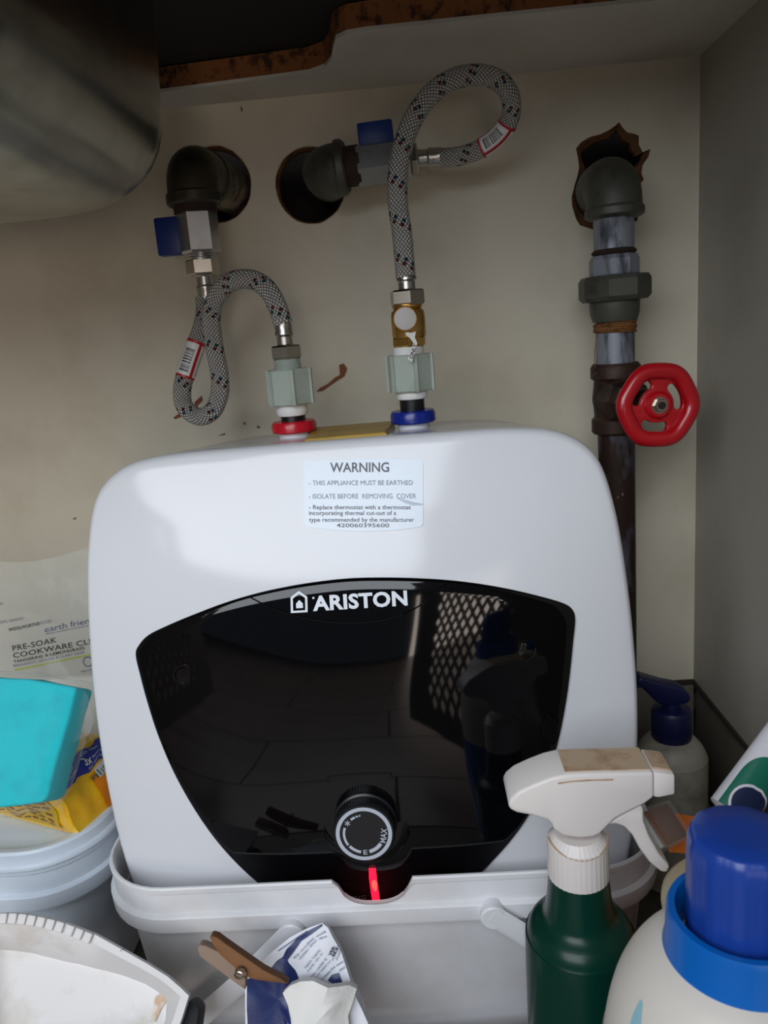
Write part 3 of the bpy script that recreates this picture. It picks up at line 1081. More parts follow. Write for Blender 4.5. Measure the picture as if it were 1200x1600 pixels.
hose1 = thing('flexible_hose', 'braided steel hose looping down from the left ball valve to the red outlet', 'hose', at(312, 655, 0.75), 'braided hoses')
HR = 0.0088
yy = lambda t, a, b: a + (b - a) * t
VY = 0.775
hp = [((319.5, 466), VY), ((320, 490), 0.772), ((314, 516), 0.768), ((305, 541), 0.764), ((294, 574), 0.760), ((285, 606), 0.756), ((288, 634), 0.752), ((309, 651), 0.748), ((331, 643), 0.745),
      ((343, 616), 0.743), ((343, 584), 0.741), ((337, 553), 0.739), ((331, 512), 0.737), ((331, 487), 0.735), ((338, 464), 0.731), ((354, 445), 0.726), ((378, 436), 0.720), ((402, 440), 0.714),
      ((421, 456), 0.708), ((433, 478), 0.703), ((441, 502), 0.700)]
path1 = spline([at(x, y, Y) for (x, y), Y in hp], 8)
path1.append(Vector((XR, CY, zpx(443, 506))))
hose_tube('braid', path1, HR, 'braid', hose1)
seg = path1[8 * 3 - 2:8 * 5 - 3]
lb = hose_tube('barcode_sleeve', seg, HR * 1.07, 'barcode', hose1, vnorm=True)
lb['label'] = 'white barcode sleeve with red edges'
xl = at(317, 418, VY).x
mb = MB()
ferrule(mb, (xl, VY, at(318, 429, VY).z), (0, 0, -1), 0.0078, at(318, 429, VY).z - at(319, 468, VY).z)
obj('ferrule', mb, 'ferrule', hose1)
mb = MB()
hexprism(mb, (xl, VY, at(317, 430, VY).z), (0, 0, 1), 0.0162, at(317, 405, VY).z - at(317, 430, VY).z, 0.0015, ref=(0.97, 0.25, 0))
obj('hex_nut', mb, 'nickel', hose1, smooth=25)
mb = MB()
zt, zb_ = zpx(441, 503), zpx(444, 540)
ferrule(mb, (XR, CY, zb_ - 0.001), (0, 0, 1), 0.0072, zt - zb_)
obj('ferrule', mb, 'ferrule', hose1)
mb = MB()
hexprism(mb, (XR, CY, zpx(446, 561)), (0, 0, 1), 0.0148, zpx(446, 539.5) - zpx(446, 561), 0.0015, ref=(0.94, -0.34, 0))
obj('hex_nut', mb, 'nickel', hose1, smooth=25)

# left ball valve
bv1 = thing('ball_valve', 'grey hex ball valve hanging from the left elbow, blue lever turned left', 'valve', (xl, VY, at(315, 400, VY).z), 'ball valves')
zt, zb_ = at(308, 331, VY).z, at(314, 396, VY).z
mb = MB()
hexprism(mb, (xl, VY, zb_), (0, 0, 1), 0.0200, zt - zb_, 0.002, ref=(0.95, 0.31, 0))
obj('valve_body', mb, 'chrome', bv1, smooth=25)
mb = MB()
zc_ = at(316, 406, VY).z
cyl(mb, xl, VY, zc_ - 0.001, zb_ + 0.001, 0.0135)
for k in range(3):
    mb.lathe([(0.0135, 0), (0.0145, 0.0011), (0.0135, 0.0022)], (xl, VY, zc_ + 0.0006 + k * 0.0023), (0, 0, 1), 28, cap=False)
obj('threaded_tail', mb, 'chrome', bv1)
mb = MB()
zm = (at(270, 340, VY).z + at(270, 400, VY).z) / 2
lx = at(250, 370, VY).x
mb.box(((lx + xl - 0.018) / 2, VY - 0.002, zm), (xl - 0.014 - lx, 0.013, at(270, 340, VY).z - at(270, 400, VY).z), (Vector((1, 0, 0)), Vector((0, 1, 0)), Vector((0, 0, 1))))
obj('lever', mb, 'lever', bv1, bevel=0.002)['label'] = 'blue plastic lever'
mb = MB()
mb.lathe([(0.006, 0), (0.006, 0.012)], (xl - 0.012, VY, zm), (-1, 0, 0), 16)
obj('stem', mb, 'nickel', bv1)

# left elbow coming out of the wall
def elbow_path(C, d_in, d_out, L1, L2, r=0.02, n=8):
    """C corner; runs from C+d_in*L1 round to C+d_out*L2"""
    C, a, b = Vector(C), Vector(d_in).normalized(), Vector(d_out).normalized()
    pts = [C + a * L1]
    for k in range(n + 1):
        t = k / n
        p0, p1, p2 = C + a * r, C, C + b * r
        pts.append((1 - t) ** 2 * p0 + 2 * t * (1 - t) * p1 + t * t * p2)
    pts.append(C + b * L2)
    return pts

ze = at(311, 262, VY).z
el1 = thing('pipe_elbow', 'dark greasy iron elbow bending down from the left round hole', 'pipe elbow', (xl, VY, ze), 'pipe elbows from the wall')
mb = MB()
Cc = Vector((xl, VY, ze))
zcol = at(307, 325, VY).z
p = elbow_path(Cc, (0.06, 1, 0), (0, 0, -1), 0.055, ze - zcol - 0.010, 0.024)
mb.tube(p, 0.0242, 28)
obj('elbow_body', mb, 'iron_dk', el1, smooth=60)
mb = MB()
mb.lathe([(0.0242, 0), (0.0262, 0.002), (0.0262, 0.010), (0.0245, 0.012)], (xl, VY, zcol + 0.002), (0, 0, 1), 32)
obj('collar_bead', mb, 'iron_dk', el1)
mb = MB()
cyl(mb, xl, VY, zt - 0.002, zcol + 0.004, 0.0205)
obj('rusty_thread', mb, 'rust', el1)
mb = MB()
mb.tube([Cc + Vector((0.003, 0.048, 0)), Cc + Vector((0.010, 0.11, -0.001)), Cc + Vector((0.014, 0.205, -0.001))], 0.0238, 24)
pp = obj('feed_pipe', mb, 'lime', el1)
pp['label'] = 'pale limescaled pipe running into the hole'
mb = MB()
mb.lathe([(0.0242, 0), (0.0262, 0.002), (0.0262, 0.010), (0.0245, 0.012)], Cc + Vector((0.002, 0.042, 0)), (0.06, 1, 0), 32)
obj('collar_bead', mb, 'iron_dk', el1)

# ------------------------------------------------------------------ middle elbow, ball valve and right hose
MY = 0.800
ec = at(506, 266, MY)
vdir = (at(600, 253, MY) - ec)
vdir = Vector((vdir.x, 0, vdir.z)).normalized()
el2 = thing('pipe_elbow', 'grey-green iron elbow turning right out of the middle round hole', 'pipe elbow', ec, 'pipe elbows from the wall')
mb = MB()
xe = (at(538, 260, MY) - ec).length
p = elbow_path(ec, (0, 1, 0.05), vdir, 0.05, xe, 0.022)
mb.tube(p, 0.0232, 28)
obj('elbow_body', mb, 'iron', el2, smooth=60)
mb = MB()
mb.lathe([(0.0232, 0), (0.0256, 0.002), (0.0256, 0.008), (0.0235, 0.010)], ec + vdir * (xe - 0.009), vdir, 32)
obj('collar_bead', mb, 'iron', el2)
mb = MB()
xv = (at(556, 256, MY) - ec).length
mb.lathe([(0.0185, 0), (0.0185, xv - xe + 0.006)], ec + vdir * (xe - 0.002), vdir, 28)
obj('rusty_thread', mb, 'rust', el2)
mb = MB()
mb.tube([ec + Vector((0, 0.045, 0.002)), ec + Vector((0, 0.19, 0.004))], 0.0205, 24)
obj('feed_pipe', mb, 'iron_dk', el2)

bv2 = thing('ball_valve', 'shiny chrome ball valve beside the middle elbow, blue lever on top', 'valve', ec + vdir * xv, 'ball valves')
xend = (at(640, 247, MY) - ec).length
mb = MB()
hexprism(mb, ec + vdir * xv, vdir, 0.0205, xend - xv, 0.002, ref=(0, -0.94, -0.34))
obj('valve_body', mb, 'chrome', bv2, smooth=25)
mb = MB()
lc = at(587, 210, MY)
w_ = (at(614, 210, MY) - at(559, 210, MY)).length
hgt = (at(587, 193, MY) - at(587, 231, MY)).length
mb.box(lc, (w_, 0.014, hgt), (vdir, Vector((0, 1, 0)), vdir.cross(Vector((0, 1, 0)))))
obj('lever', mb, 'lever', bv2, bevel=0.002)['label'] = 'blue plastic lever'
mb = MB()
mb.lathe([(0.006, 0), (0.006, 0.02)], at(587, 240, MY), (0, 0, 1), 16)
obj('stem', mb, 'nickel', bv2)

hose2 = thing('flexible_hose', 'braided steel hose rising in a tall loop from the brass valve', 'hose', at(633, 434, CY), 'braided hoses')
hp = [((634, 436), 0.700), ((632, 406), 0.700), ((628, 363), 0.701), ((622, 321), 0.703), ((621, 278), 0.706), ((626, 244), 0.710), ((636, 207), 0.715), ((653, 173), 0.721), ((679, 142), 0.728),
      ((710, 123), 0.736), ((744, 117), 0.744), ((772, 122), 0.752), ((791, 138), 0.760), ((799, 159), 0.768), ((798, 180), 0.775), ((789, 200), 0.781), ((775, 216), 0.786), ((757, 229), 0.790),
      ((736, 239), 0.794), ((713, 245), 0.797), ((688, 247), 0.799)]
path2 = spline([at(x, y, Y) for (x, y), Y in hp], 8)
path2[0] = at(635.2, 432, CY)
hose_tube('braid', path2, HR, 'braid', hose2)
lb = hose_tube('barcode_sleeve', path2[8 * 14 + 5:8 * 17 + 3], HR * 1.07, 'barcode2', hose2, vnorm=True)
lb['label'] = 'white and red barcode sleeve'
mb = MB()
zt, zb_ = zpx(634, 418), zpx(635, 453)
ferrule(mb, (xax(436), CY, zb_ - 0.001), (0, 0, 1), 0.0076, zt - zb_)
obj('ferrule', mb, 'ferrule', hose2)
mb = MB()
hexprism(mb, (xax(465), CY, zpx(636, 477)), (0, 0, 1), 0.0158, zpx(636, 453) - zpx(636, 477), 0.0015, ref=(0.94, -0.34, 0))
obj('hex_nut', mb, 'nickel', hose2, smooth=25)
fe = at(651, 248, 0.8)
fd = (at(690, 245, 0.799) - fe).normalized()
mb = MB()
ferrule(mb, fe, fd, 0.0078, (at(690, 246, 0.799) - fe).length)
obj('ferrule', mb, 'ferrule', hose2)
mb = MB()
n0 = ec + vdir * (xend + 0.0005)
hexprism(mb, n0, vdir, 0.0168, (at(652, 247, MY) - n0).length, 0.0015, ref=(0, -0.94, -0.34))
obj('hex_nut', mb, 'nickel', hose2, smooth=25)

# brass safety valve
sv = thing('safety_valve', 'small brass safety valve with a white hanging tag above the blue inlet', 'valve', (XB, CY, zpx(639, 541)))
za, zb2_ = zpx(639, 541), zpx(637, 476)
mb = MB()
H = zb2_ - za
mb.lathe([(0.0132, H), (0.0132, H * 0.93), (0.0120, H * 0.90), (0.0145, H * 0.84), (0.0152, H * 0.7), (0.0150, H * 0.25), (0.0142, H * 0.2)], (xax(508), CY, za), (0, 0, 1), 36)
obj('valve_body', mb, 'brass', sv, smooth=40)
mb = MB()
hexprism(mb, (xax(525), CY, za), (0, 0, 1), 0.0160, H * 0.22, 0.001, ref=(0.9, 0.43, 0))
obj('hex_base', mb, 'brass', sv, smooth=25)
pc = at(633, 498, CY - 0.015)
mb = MB()
mb.lathe([(0.0112, -0.010), (0.0112, 0.0015), (0.0104, 0.0024), (0.0096, 0.0015), (0.0096, -0.002)], pc, (0, -1, 0.05), 36)
obj('boss', mb, 'brass', sv)
mb = MB()
mb.lathe([(0.0096, -0.002), (0.0096, 0.0010), (0.0088, 0.0014)], pc, (0, -1, 0.05), 36)
obj('plug', mb, 'plug', sv)['label'] = 'round pale grey plug'
tgt = [(642, 520), (650, 518), (648, 527), (652, 536), (648, 552), (644, 566), (637, 561), (643, 546), (646, 536), (641, 529), (634, 523), (634, 519)]
mb = MB()
mb.prism([at(x, y, CY - 0.024 - 0.00008 * (y - 520)) for x, y in tgt], (0, 0.0008, 0))
tg = obj('tag', mb, 'tag', sv, smooth=0)
mb = MB()
text_px(mb, 'ONLY', (644.5, 561), (652, 538), 5.6, lambda x, y: at(x, y, CY - 0.0248 - 0.00008 * (y - 520)), bold=0.02)
obj('tag_lettering', mb, 'ink_bl', tg, smooth=0)

# ------------------------------------------------------------------ right riser
RY = 0.80
xr = at(960, 450, RY).x
zz = lambda py: at(960, py, RY).z
ris = thing('riser_pipe', 'galvanised riser with elbow and union nut above the red handwheel', 'pipe', (xr, RY, zz(566)))
mb = MB()
Cc = Vector((xr + 0.001, RY, zz(284)))
p = elbow_path(Cc, (0, 1, 0.02), (0, 0, -1), 0.05, Cc.z - zz(334), 0.026, 10)
mb.tube(p, 0.0262, 32)
obj('elbow', mb, 'iron', ris, smooth=60)
mb = MB()
mb.lathe([(0.0250, 0), (0.0282, 0.002), (0.0284, 0.008), (0.0260, 0.011)], (xr + 0.001, RY, zz(341)), (0, 0, 1), 36)
obj('collar_bead', mb, 'iron', ris)
mb = MB()
mb.tube([Cc + Vector((0, 0.045, 0.001)), Cc + Vector((0, 0.19, 0.004))], 0.0235, 24)
obj('feed_pipe', mb, 'iron_dk', ris)
mb = MB()
cyl(mb, xr, RY, zz(392), zz(336), 0.0192)
obj('nipple', mb, 'galv', ris)
mb = MB()
cyl(mb, xr, RY, zz(401), zz(387), 0.0218, bev=0.004)
obj('rusty_thread', mb, 'rust', ris)
mb = MB()
mb.lathe([(0.0225, 0), (0.0242, 0.003), (0.0242, zz(399) - zz(434) - 0.004), (0.0220, zz(399) - zz(434))], (xr, RY, zz(434)), (0, 0, 1), 8, ref=(0.92, 0.38, 0))
obj('union_tail', mb, 'galv', ris, smooth=25)
mb = MB()
mb.lathe([(0.0315, 0), (0.0352, 0.004), (0.0352, zz(431) - zz(470) - 0.004), (0.0325, zz(431) - zz(470))], (xr, RY, zz(470)), (0, 0, 1), 8, ref=(0.92, 0.38, 0))
obj('union_nut', mb, 'iron', ris, smooth=25)
mb = MB()
mb.lathe([(0.0215, 0), (0.0240, 0.008), (0.0245, zz(469) - zz(502))], (xr, RY, zz(502)), (0, 0, 1), 32)
obj('union_end', mb, 'iron', ris)
mb = MB()
cyl(mb, xr, RY, zz(522), zz(500), 0.0208, bev=0.004)
for k in range(5):
    mb.lathe([(0.0205, 0), (0.0216, 0.001), (0.0205, 0.002)], (xr, RY, zz(521) + 0.001 + k * 0.0026), (0.05 * (-1) ** k, 0, 1), 28, cap=False)
obj('hemp_seal', mb, 'hemp', ris)
mb = MB()
cyl(mb, xr, RY, zz(572), zz(518), 0.0190)
obj('nipple', mb, 'galv', ris)
mb = MB()
s0 = Vector((xr - 0.0195, RY - 0.008, zz(520)))
mb.tube(spline([s0, s0 + Vector((-0.003, -0.002, -0.015)), s0 + Vector((-0.003, -0.001, -0.03)), s0 + Vector((-0.001, -0.003, -0.036)), s0 + Vector((-0.006, -0.004, -0.040))], 5), 0.0004, 5)
obj('stray_thread', mb, 'hemp', ris)

gv = thing('gate_valve', 'rusty brown gate valve with a red lobed handwheel on the right pipe', 'valve', (xr, RY, zz(676)))
mb = MB()
zt, zb_ = zz(567), zz(676)
Hh = zt - zb_
mb.lathe([(0.0225, 0), (0.0245, 0.002), (0.0245, Hh * 0.20), (0.0215, Hh * 0.25), (0.0222, Hh * 0.38), (0.0235, Hh * 0.5), (0.0222, Hh * 0.66), (0.0215, Hh * 0.76), (0.0248, Hh * 0.80), (0.0248, Hh * 0.95), (0.0222, Hh)],
         (xr, RY, zb_), (0, 0, 1), 40)
obj('valve_body', mb, 'valve_br', gv, smooth=40)
wc = at(1026, 633, 0.722)
bc = Vector((xr, RY, zb_ + Hh * 0.5))
sd = (wc - bc).normalized()
Ls = (wc - bc).length
mb = MB()
mb.lathe([(0.0250, 0.004), (0.0250, 0.022), (0.0215, 0.026), (0.0195, 0.036), (0.0165, 0.038), (0.0130, 0.048), (0.0125, 0.056)], bc, sd, 8)
obj('bonnet', mb, 'valve_br', gv, smooth=25)
mb = MB()
mb.lathe([(0.0045, 0.05), (0.0045, Ls + 0.002)], bc, sd, 16)
obj('spindle', mb, 'nickel', gv)
# handwheel facing along wd
wd = Vector((0.16, -1, 0.05)).normalized()
wxv = Vector((0, 0, 1)).cross(wd).normalized() * -1
wxv = wxv if wxv.x > 0 else -wxv
wz = wd.cross(wxv)
wz = wz if wz.z > 0 else -wz
WR = 0.0405
def wpt(a, r, h=0.0):
    return wc + wxv * (r * cos(a)) + wz * (r * sin(a)) + wd * h
ring_r = lambda a: 0.0320 * (1 + 0.026 * cos(6 * a + radians(30)))
mb = MB()
N = 96
rings = []
for k in range(N):
    a = 2 * pi * k / N
    c = wpt(a, ring_r(a), 0.003)
    rad = (wpt(a, 1) - wc).normalized()
    rings.append([c + rad * (0.0075 * cos(t)) + wd * (0.0062 * sin(t)) for t in (2 * pi * j / 14 for j in range(14))])
mb.loft(rings, True, loop=True)
whl = obj('handwheel', mb, 'wheel', gv, smooth=60)
whl['label'] = 'glossy red lobed handwheel with three kidney slots'
def kidney(a0, a1, r0, r1, n=14):
    pts = []
    rm, hw = (r0 + r1) / 2, (r1 - r0) / 2
    for k in range(n + 1):
        a = radians(a0 + (a1 - a0) * k / n)
        pts.append((r1 * cos(a), r1 * sin(a)))
    for k in range(1, 8):
        t = pi * k / 8
        a = radians(a1)
        q = (rm + hw * cos(t))
        pts.append((q * cos(a) - hw * sin(t) * sin(a), q * sin(a) + hw * sin(t) * cos(a)))
    for k in range(n + 1):
        a = radians(a1 + (a0 - a1) * k / n)
        pts.append((r0 * cos(a), r0 * sin(a)))
    for k in range(1, 8):
        t = pi - pi * k / 8
        a = radians(a0)
        q = (rm + hw * cos(t))
        pts.append((q * cos(a) + hw * sin(t) * sin(a), q * sin(a) - hw * sin(t) * cos(a)))
    return pts
MW = Matrix(((wxv.x, wz.x, wd.x, wc.x), (wxv.y, wz.y, wd.y, wc.y), (wxv.z, wz.z, wd.z, wc.z), (0, 0, 0, 1)))
plate('wheel_web', [(0.0300 * cos(2 * pi * k / 60), 0.0300 * sin(2 * pi * k / 60)) for k in range(60)],
      [kidney(c_ - 25, c_ + 25, 0.0150, 0.0258) for c_ in (20, 140, 260)], 0.006, MW @ Matrix.Translation((0, 0, -0.001)), 'wheel', whl, bevel=0.0012)
mb = MB()
mb.lathe([(0.0138, -0.004), (0.0128, 0.004), (0.0105, 0.0065), (0.0065, 0.0068)], wc, wd, 36)
obj('wheel_hub', mb, 'wheel', whl)
mb = MB()
hexprism(mb, wc + wd * 0.0062, wd, 0.0066, 0.0042, 0.0008)
mb.lathe([(0.0078, 0.0060), (0.0078, 0.0070)], wc, wd, 24)
obj('wheel_nut', mb, 'nickel', whl, smooth=25)
mb = MB()
mb.lathe([(0.0034, 0.009), (0.0034, 0.0118), (0.0028, 0.0124)], wc, wd, 16)
obj('spindle_tip', mb, 'rust', whl)

mb = MB()
n_ = 24
rings = []
for i in range(n_ + 1):
    z = zb_ + 0.006 + (ZF - zb_ - 0.006) * i / n_
    rings.append([Vector((xr + 0.0185 * cos(2 * pi * k / 28) * (1 + .02 * mnoise.noise((k * .7, z * 60, 0))), RY + 0.0185 * sin(2 * pi * k / 28) * (1 + .02 * mnoise.noise((k * .7, z * 60, 5))), z)) for k in range(28)])
mb.loft(rings, True, True, True)
lp = obj('lower_pipe', mb, 'rusty_pipe', None, base=(xr, RY, ZF), smooth=60)
tag(lp, 'rusty flaking pipe below the red handwheel, behind the heater edge', 'pipe')

# thin wire hanging under the worktop
mb = MB()
mb.tube(spline([at(378, 146, 0.86), at(392, 139, 0.85), at(430, 127, 0.83), at(470, 117, 0.812)], 5), 0.0009, 6)
tag(obj('wire', mb, 'wire', None, base=at(430, 127, 0.83)), 'thin dark wire end sticking out under the chipboard edge', 'wire')

# ------------------------------------------------------------------ white tub round the heater
def tub_ring(x0, x1, y0, y1, r, z, nc=10, nl=8, nfront=80):
    r = max(r, 0.004)
    """closed ring, starts at right-front corner end; dense along the front edge (low y)"""
    pts = []
    def line(a, b, n):
        for k in range(n):
            t = k / n
            pts.append(Vector((a[0] + (b[0] - a[0]) * t, a[1] + (b[1] - a[1]) * t, z)))
    def corner(cx, cy, a0):
        for k in range(nc):
            a = a0 + pi / 2 * k / nc
            pts.append(Vector((cx + r * cos(a), cy + r * sin(a), z)))
    corner(x1 - r, y1 - r, 0)
    line((x1 - r, y1), (x0 + r, y1), nl)
    corner(x0 + r, y1 - r, pi / 2)
    line((x0, y1 - r), (x0, y0 + r), nl)
    corner(x0 + r, y0 + r, pi)
    line((x0 + r, y0), (x1 - r, y0), nfront)
    corner(x1 - r, y0 + r, 1.5 * pi)
    line((x1, y0 + r), (x1, y1 - r), nl)
    return pts

RZ = 0.030
def make_tub(name, label, x0, x1, y0, y1, r, rz, m, notch=None, cat='tub'):
    t = thing(name, label, cat, ((x0 + x1) / 2, (y0 + y1) / 2, ZF))
    def ring(o, z):
        R = tub_ring(x0 - o, x1 + o, y0 - o, y1 + o, r + o, z)
        if notch:
            nx, nw, nd = notch
            for p in R:
                if p.y < y0 + 0.03 and abs(p.x - nx) < nw:
                    p.z = min(p.z, rz - nd * (1 - (abs(p.x - nx) / nw) ** 2.6) ** 0.5)
        return R
    body = [ring(-0.026, ZF + 0.004), ring(-0.022, ZF), ring(-0.024, ZF + 0.001)]
    mb = MB()
    mb.loft([ring(-0.10, ZF + 0.0005), ring(-0.030, ZF), ring(-0.024, ZF + 0.006), ring(-0.011, rz - 0.040), ring(-0.0075, rz - 0.034), ring(-0.0100, rz - 0.034), ring(-0.014, rz - 0.042), ring(-0.027, ZF + 0.01), ring(-0.10, ZF + 0.006)], True, True, True)
    obj('tub_body', mb, m, t, smooth=40)
    mb = MB()
    mb.loft([ring(-0.0085, rz - 0.038), ring(-0.001, rz - 0.0385), ring(0.0, rz - 0.036), ring(0.0004, rz - 0.0250), ring(-0.001, rz - 0.0236), ring(-0.0035, rz - 0.0228), ring(-0.0038, rz - 0.0065), ring(-0.0022, rz - 0.0050),
             ring(-0.0020, rz - 0.0012), ring(-0.0030, rz), ring(-0.0046, rz), ring(-0.0056, rz - 0.0012), ring(-0.0066, rz - 0.012), ring(-0.0085, rz - 0.036)], True)
    rim = obj('tub_rim', mb, m, t, smooth=40)
    return t

nxl = at(584, 1390, 0.495).x
tub = make_tub('storage_tub', 'open white plastic tub around the heater, front rim notched for the red light', -0.2795, 0.168, 0.493, 0.862, 0.062, RZ, 'tub', (nxl, 0.0275, 0.0215))
# bail handle hanging on the front
for side in (-1, 1):
    pv = at(455, 1460, 0.488) if side < 0 else at(771, 1433, 0.488)
    mb = MB()
    mb.lathe([(0.0098, -0.010), (0.0098, 0.0012), (0.0085, 0.0024)], pv, (0, -1, 0), 24)
    obj('handle_pivot', mb, 'strap', tub)
mb = MB()
lp_ = [at(455, 1457, 0.487), at(420, 1492, 0.487), at(370, 1541, 0.487), at(310, 1592, 0.488), at(262, 1630, 0.490)]
rp_ = [at(962, 1630, 0.490), at(920, 1560, 0.488), at(872, 1500, 0.487), at(820, 1462, 0.487), at(768, 1430, 0.487)]
lo = [Vector((lp_[-1].x + 0.02, 0.490, -0.112)), Vector((-0.06, 0.490, -0.122)), Vector((rp_[0].x - 0.02, 0.490, -0.112))]
mb.tube(spline(lp_ + lo + rp_, 6), 0.01, 12, flat=(0.0088, 0.0018), up=(0, -1, 0))
obj('bail_handle', mb, 'strap', tub, smooth=60)['label'] = 'milky plastic bail handle hanging down the front'

# ------------------------------------------------------------------ lidded tub on the left
LX1 = -0.2870
ltub = make_tub('lidded_tub', 'closed pale blue-white plastic tub with a lid, left of the heater', -0.68, LX1, 0.528, 0.835, 0.062, 0.026, 'tub2')
def lring(o, z):
    return tub_ring(-0.68 - o, LX1 + o, 0.528 - o, 0.835 + o, 0.062 + o, z, nfront=24)
mb = MB()
mb.loft([lring(-0.011, 0.0262), lring(-0.0008, 0.0262), lring(0.0008, 0.0268), lring(0.0008, 0.0290), lring(-0.0008, 0.0310), lring(-0.002, 0.0316), lring(-0.0028, 0.0345), lring(-0.0028, 0.0392), lring(-0.0045, 0.0412),
         lring(-0.0105, 0.0412), lring(-0.0125, 0.0400), lring(-0.0145, 0.0362), lring(-0.030, 0.0352), lring(-0.034, 0.0362), lring(-0.10, 0.0364)], True, True, True)
obj('lid', mb, 'tub2', ltub, smooth=40)
LZ = 0.0364

# ------------------------------------------------------------------ things on the lid
# clear pouch with print, leaning against the back wall
pch = thing('plastic_pouch', 'clear printed plastic pouch of cookware cleaner standing at the back left', 'pouch', (-0.40, 0.72, LZ))
PN = Vector((0.05, -1, 0.12)).normalized()
PP = Vector((-0.40, 0.735, 0.12))
def SPo(px, py, off=0.0):
    P = atP(px, py, PP, PN)
    return P + PN * (0.014 * max(0, 1 - ((P.z - 0.10) / 0.13) ** 2) + 0.002 * mnoise.noise(P * 30) + off)
nx_, nz_ = 26, 26
px0, px1 = -0.545, -0.285
front, back = [], []
for j in range(nz_ + 1):
    zf = j / nz_
    z = LZ + 0.0005 + (0.232 + 0.012 * 0 - LZ) * zf
    rf, rb = [], []
    for i in range(nx_ + 1):
        xf = i / nx_
        x = px0 + (px1 - px0) * xf
        P = Vector((x, 0, z + (0.006 * sin(xf * 9) if j == nz_ else 0)))
        P.y = PP.y - ((P - PP).x * PN.x + (P - PP).z * PN.z) / PN.y
        e = min(xf, 1 - xf) * 6
        e = min(e, 1) * min((1 - zf) * 5, 1)
        Q = P + PN * (0.014 * max(0, 1 - ((z - 0.10) / 0.13) ** 2) * e + 0.002 * mnoise.noise(P * 30))
        rf.append(Q)
        rb.append(P - PN * (0.012 * e * max(0, 1 - ((z - 0.10) / 0.13) ** 2) + 0.0008))
    front.append(rf)
    back.append(rb)
mb = MB()
for G in (front, back):
    mb.loft(G, False)
for G0, G1 in ((front[0], back[0]), (front[-1], back[-1]), ([r[0] for r in front], [r[0] for r in back]), ([r[-1] for r in front], [r[-1] for r in back])):
    mb.loft([G0, G1], False)
obj('pouch_film', mb, 'pouch', pch, smooth=60)
mb = MB()
rings = []
for j in range(9):
    t = j / 8
    z = LZ + 0.004 + 0.062 * t
    wdt = 0.112 * (1 - 0.25 * t * t)
    y = PP.y + (z - PP.z) * 0.12
    rings.append([Vector((-0.412 + wdt * cos(a), y + (0.0085 * (1 - t * 0.6)) * sin(a), z)) for a in (2 * pi * k / 24 for k in range(24))])
mb.loft(rings, True, True, True)
obj('powder_fill', mb, 'powder', pch)
ST = lambda x, y: SPo(x, y, 0.0022)
mb = MB()
text_px(mb, 'PRE-SOAK', (31, 1010.5), (98, 997.5), 8, ST, bold=0.012, spacing=1.1)
text_px(mb, 'COOKWARE CLEANER', (32, 1021.5), (196, 991), 7.6, ST, bold=0.012, spacing=1.05)
text_px(mb, 'TANGERINE & LEMONGRASS', (32, 1029.3), (141, 1007.5), 4.2, ST, bold=0.02)
text_px(mb, 'WOOLWORTHS', (23, 981.5), (70, 971.5), 4.6, ST, bold=0.03)
pt = obj('print', mb, 'ink_bl', pch, smooth=0)
mb = MB()
text_px(mb, 'FOOD', (70.5, 971.3), (88, 968), 4.6, ST)
text_px(mb, 'BERGAMOT, GINGER & CLARY SAGE', (32, 1035.5), (141, 1014), 3.8, ST)
text_px(mb, 'HERE', (1, 943.5), (12, 941), 3.6, ST)
text_px(mb, 'EASY RESEAL DESIGN', (-14, 974), (44, 963.5), 3.8, ST)
text_px(mb, 'earth friendly', (79, 983), (168, 964), 8.5, ST, bold=0.0)
poly_px(mb, [(80, 985), (150, 970.5), (150, 971.3), (80, 985.8)], ST)
obj('fine_print', mb, 'ink_n', pch, smooth=0)
mb = MB()
for i in range(6):
    xa, xb = 33 + i * 20, 33 + (i + 1) * 20
    poly_px(mb, [(xa, 1039 - (xa - 33) * 0.205), (xb, 1039 - (xb - 33) * 0.205), (xb, 1041 - (xb - 33) * 0.205), (xa, 1041 - (xa - 33) * 0.205)], ST)
obj('green_rule', mb, 'lime_line', pch, smooth=0)
mb = MB()
for a0, a1 in ((0, 2 * pi),):
    cxp, cyp = 146, 1027
    pts_o = [(cxp + 8 * cos(a), cyp + 8 * sin(a)) for a in (2 * pi * k / 20 for k in range(20))]
    pts_i = [(cxp + 6.6 * cos(a), cyp + 6.6 * sin(a)) for a in (2 * pi * k / 20 for k in range(20))]
    for k in range(20):
        poly_px(mb, [pts_o[k], pts_o[(k + 1) % 20], pts_i[(k + 1) % 20], pts_i[k]], ST)
text_px(mb, 'RECYCLE', (136, 1044), (160, 1039.5), 3.2, ST)
obj('round_mark', mb, 'ink_n', pch, smooth=0)

# yellow foil packet lying on the lid
yp = thing('foil_packet', 'shiny yellow foil packet with a royal blue stripe on the lidded tub', 'packet', (-0.33, 0.61, LZ))
A = Vector((-0.3035, 0.5535, LZ + .001))
B = A + Vector((0.0215, 0.0660, 0))
Lc = Vector((-0.415, 0.600, LZ + .001))
D = B + (Lc - A)
def crinkle(amp, sc):
    def f(c):
        n = Vector((mnoise.noise(c * sc), mnoise.noise(c * sc + Vector((7, 3, 1))), mnoise.noise(c * sc + Vector((2, 9, 5)))))
        k = min(max((c.z - LZ - 0.002) / 0.012, 0), 1)
        return Vector((n.x * amp, n.y * amp, n.z * amp)) * k
    return f
top_off = Vector((-0.021, 0.007, 0.054))
ctr = (A + B + Lc + D) / 4
LEV = [(0.0, 0.03), (0.06, 0.0), (0.5, -0.02), (0.9, 0.0), (1.0, 0.08)]
def insf(up):
    for (u0, i0), (u1, i1) in zip(LEV, LEV[1:]):
        if u0 <= up <= u1:
            return i0 + (i1 - i0) * (up - u0) / (u1 - u0)
    return 0.0
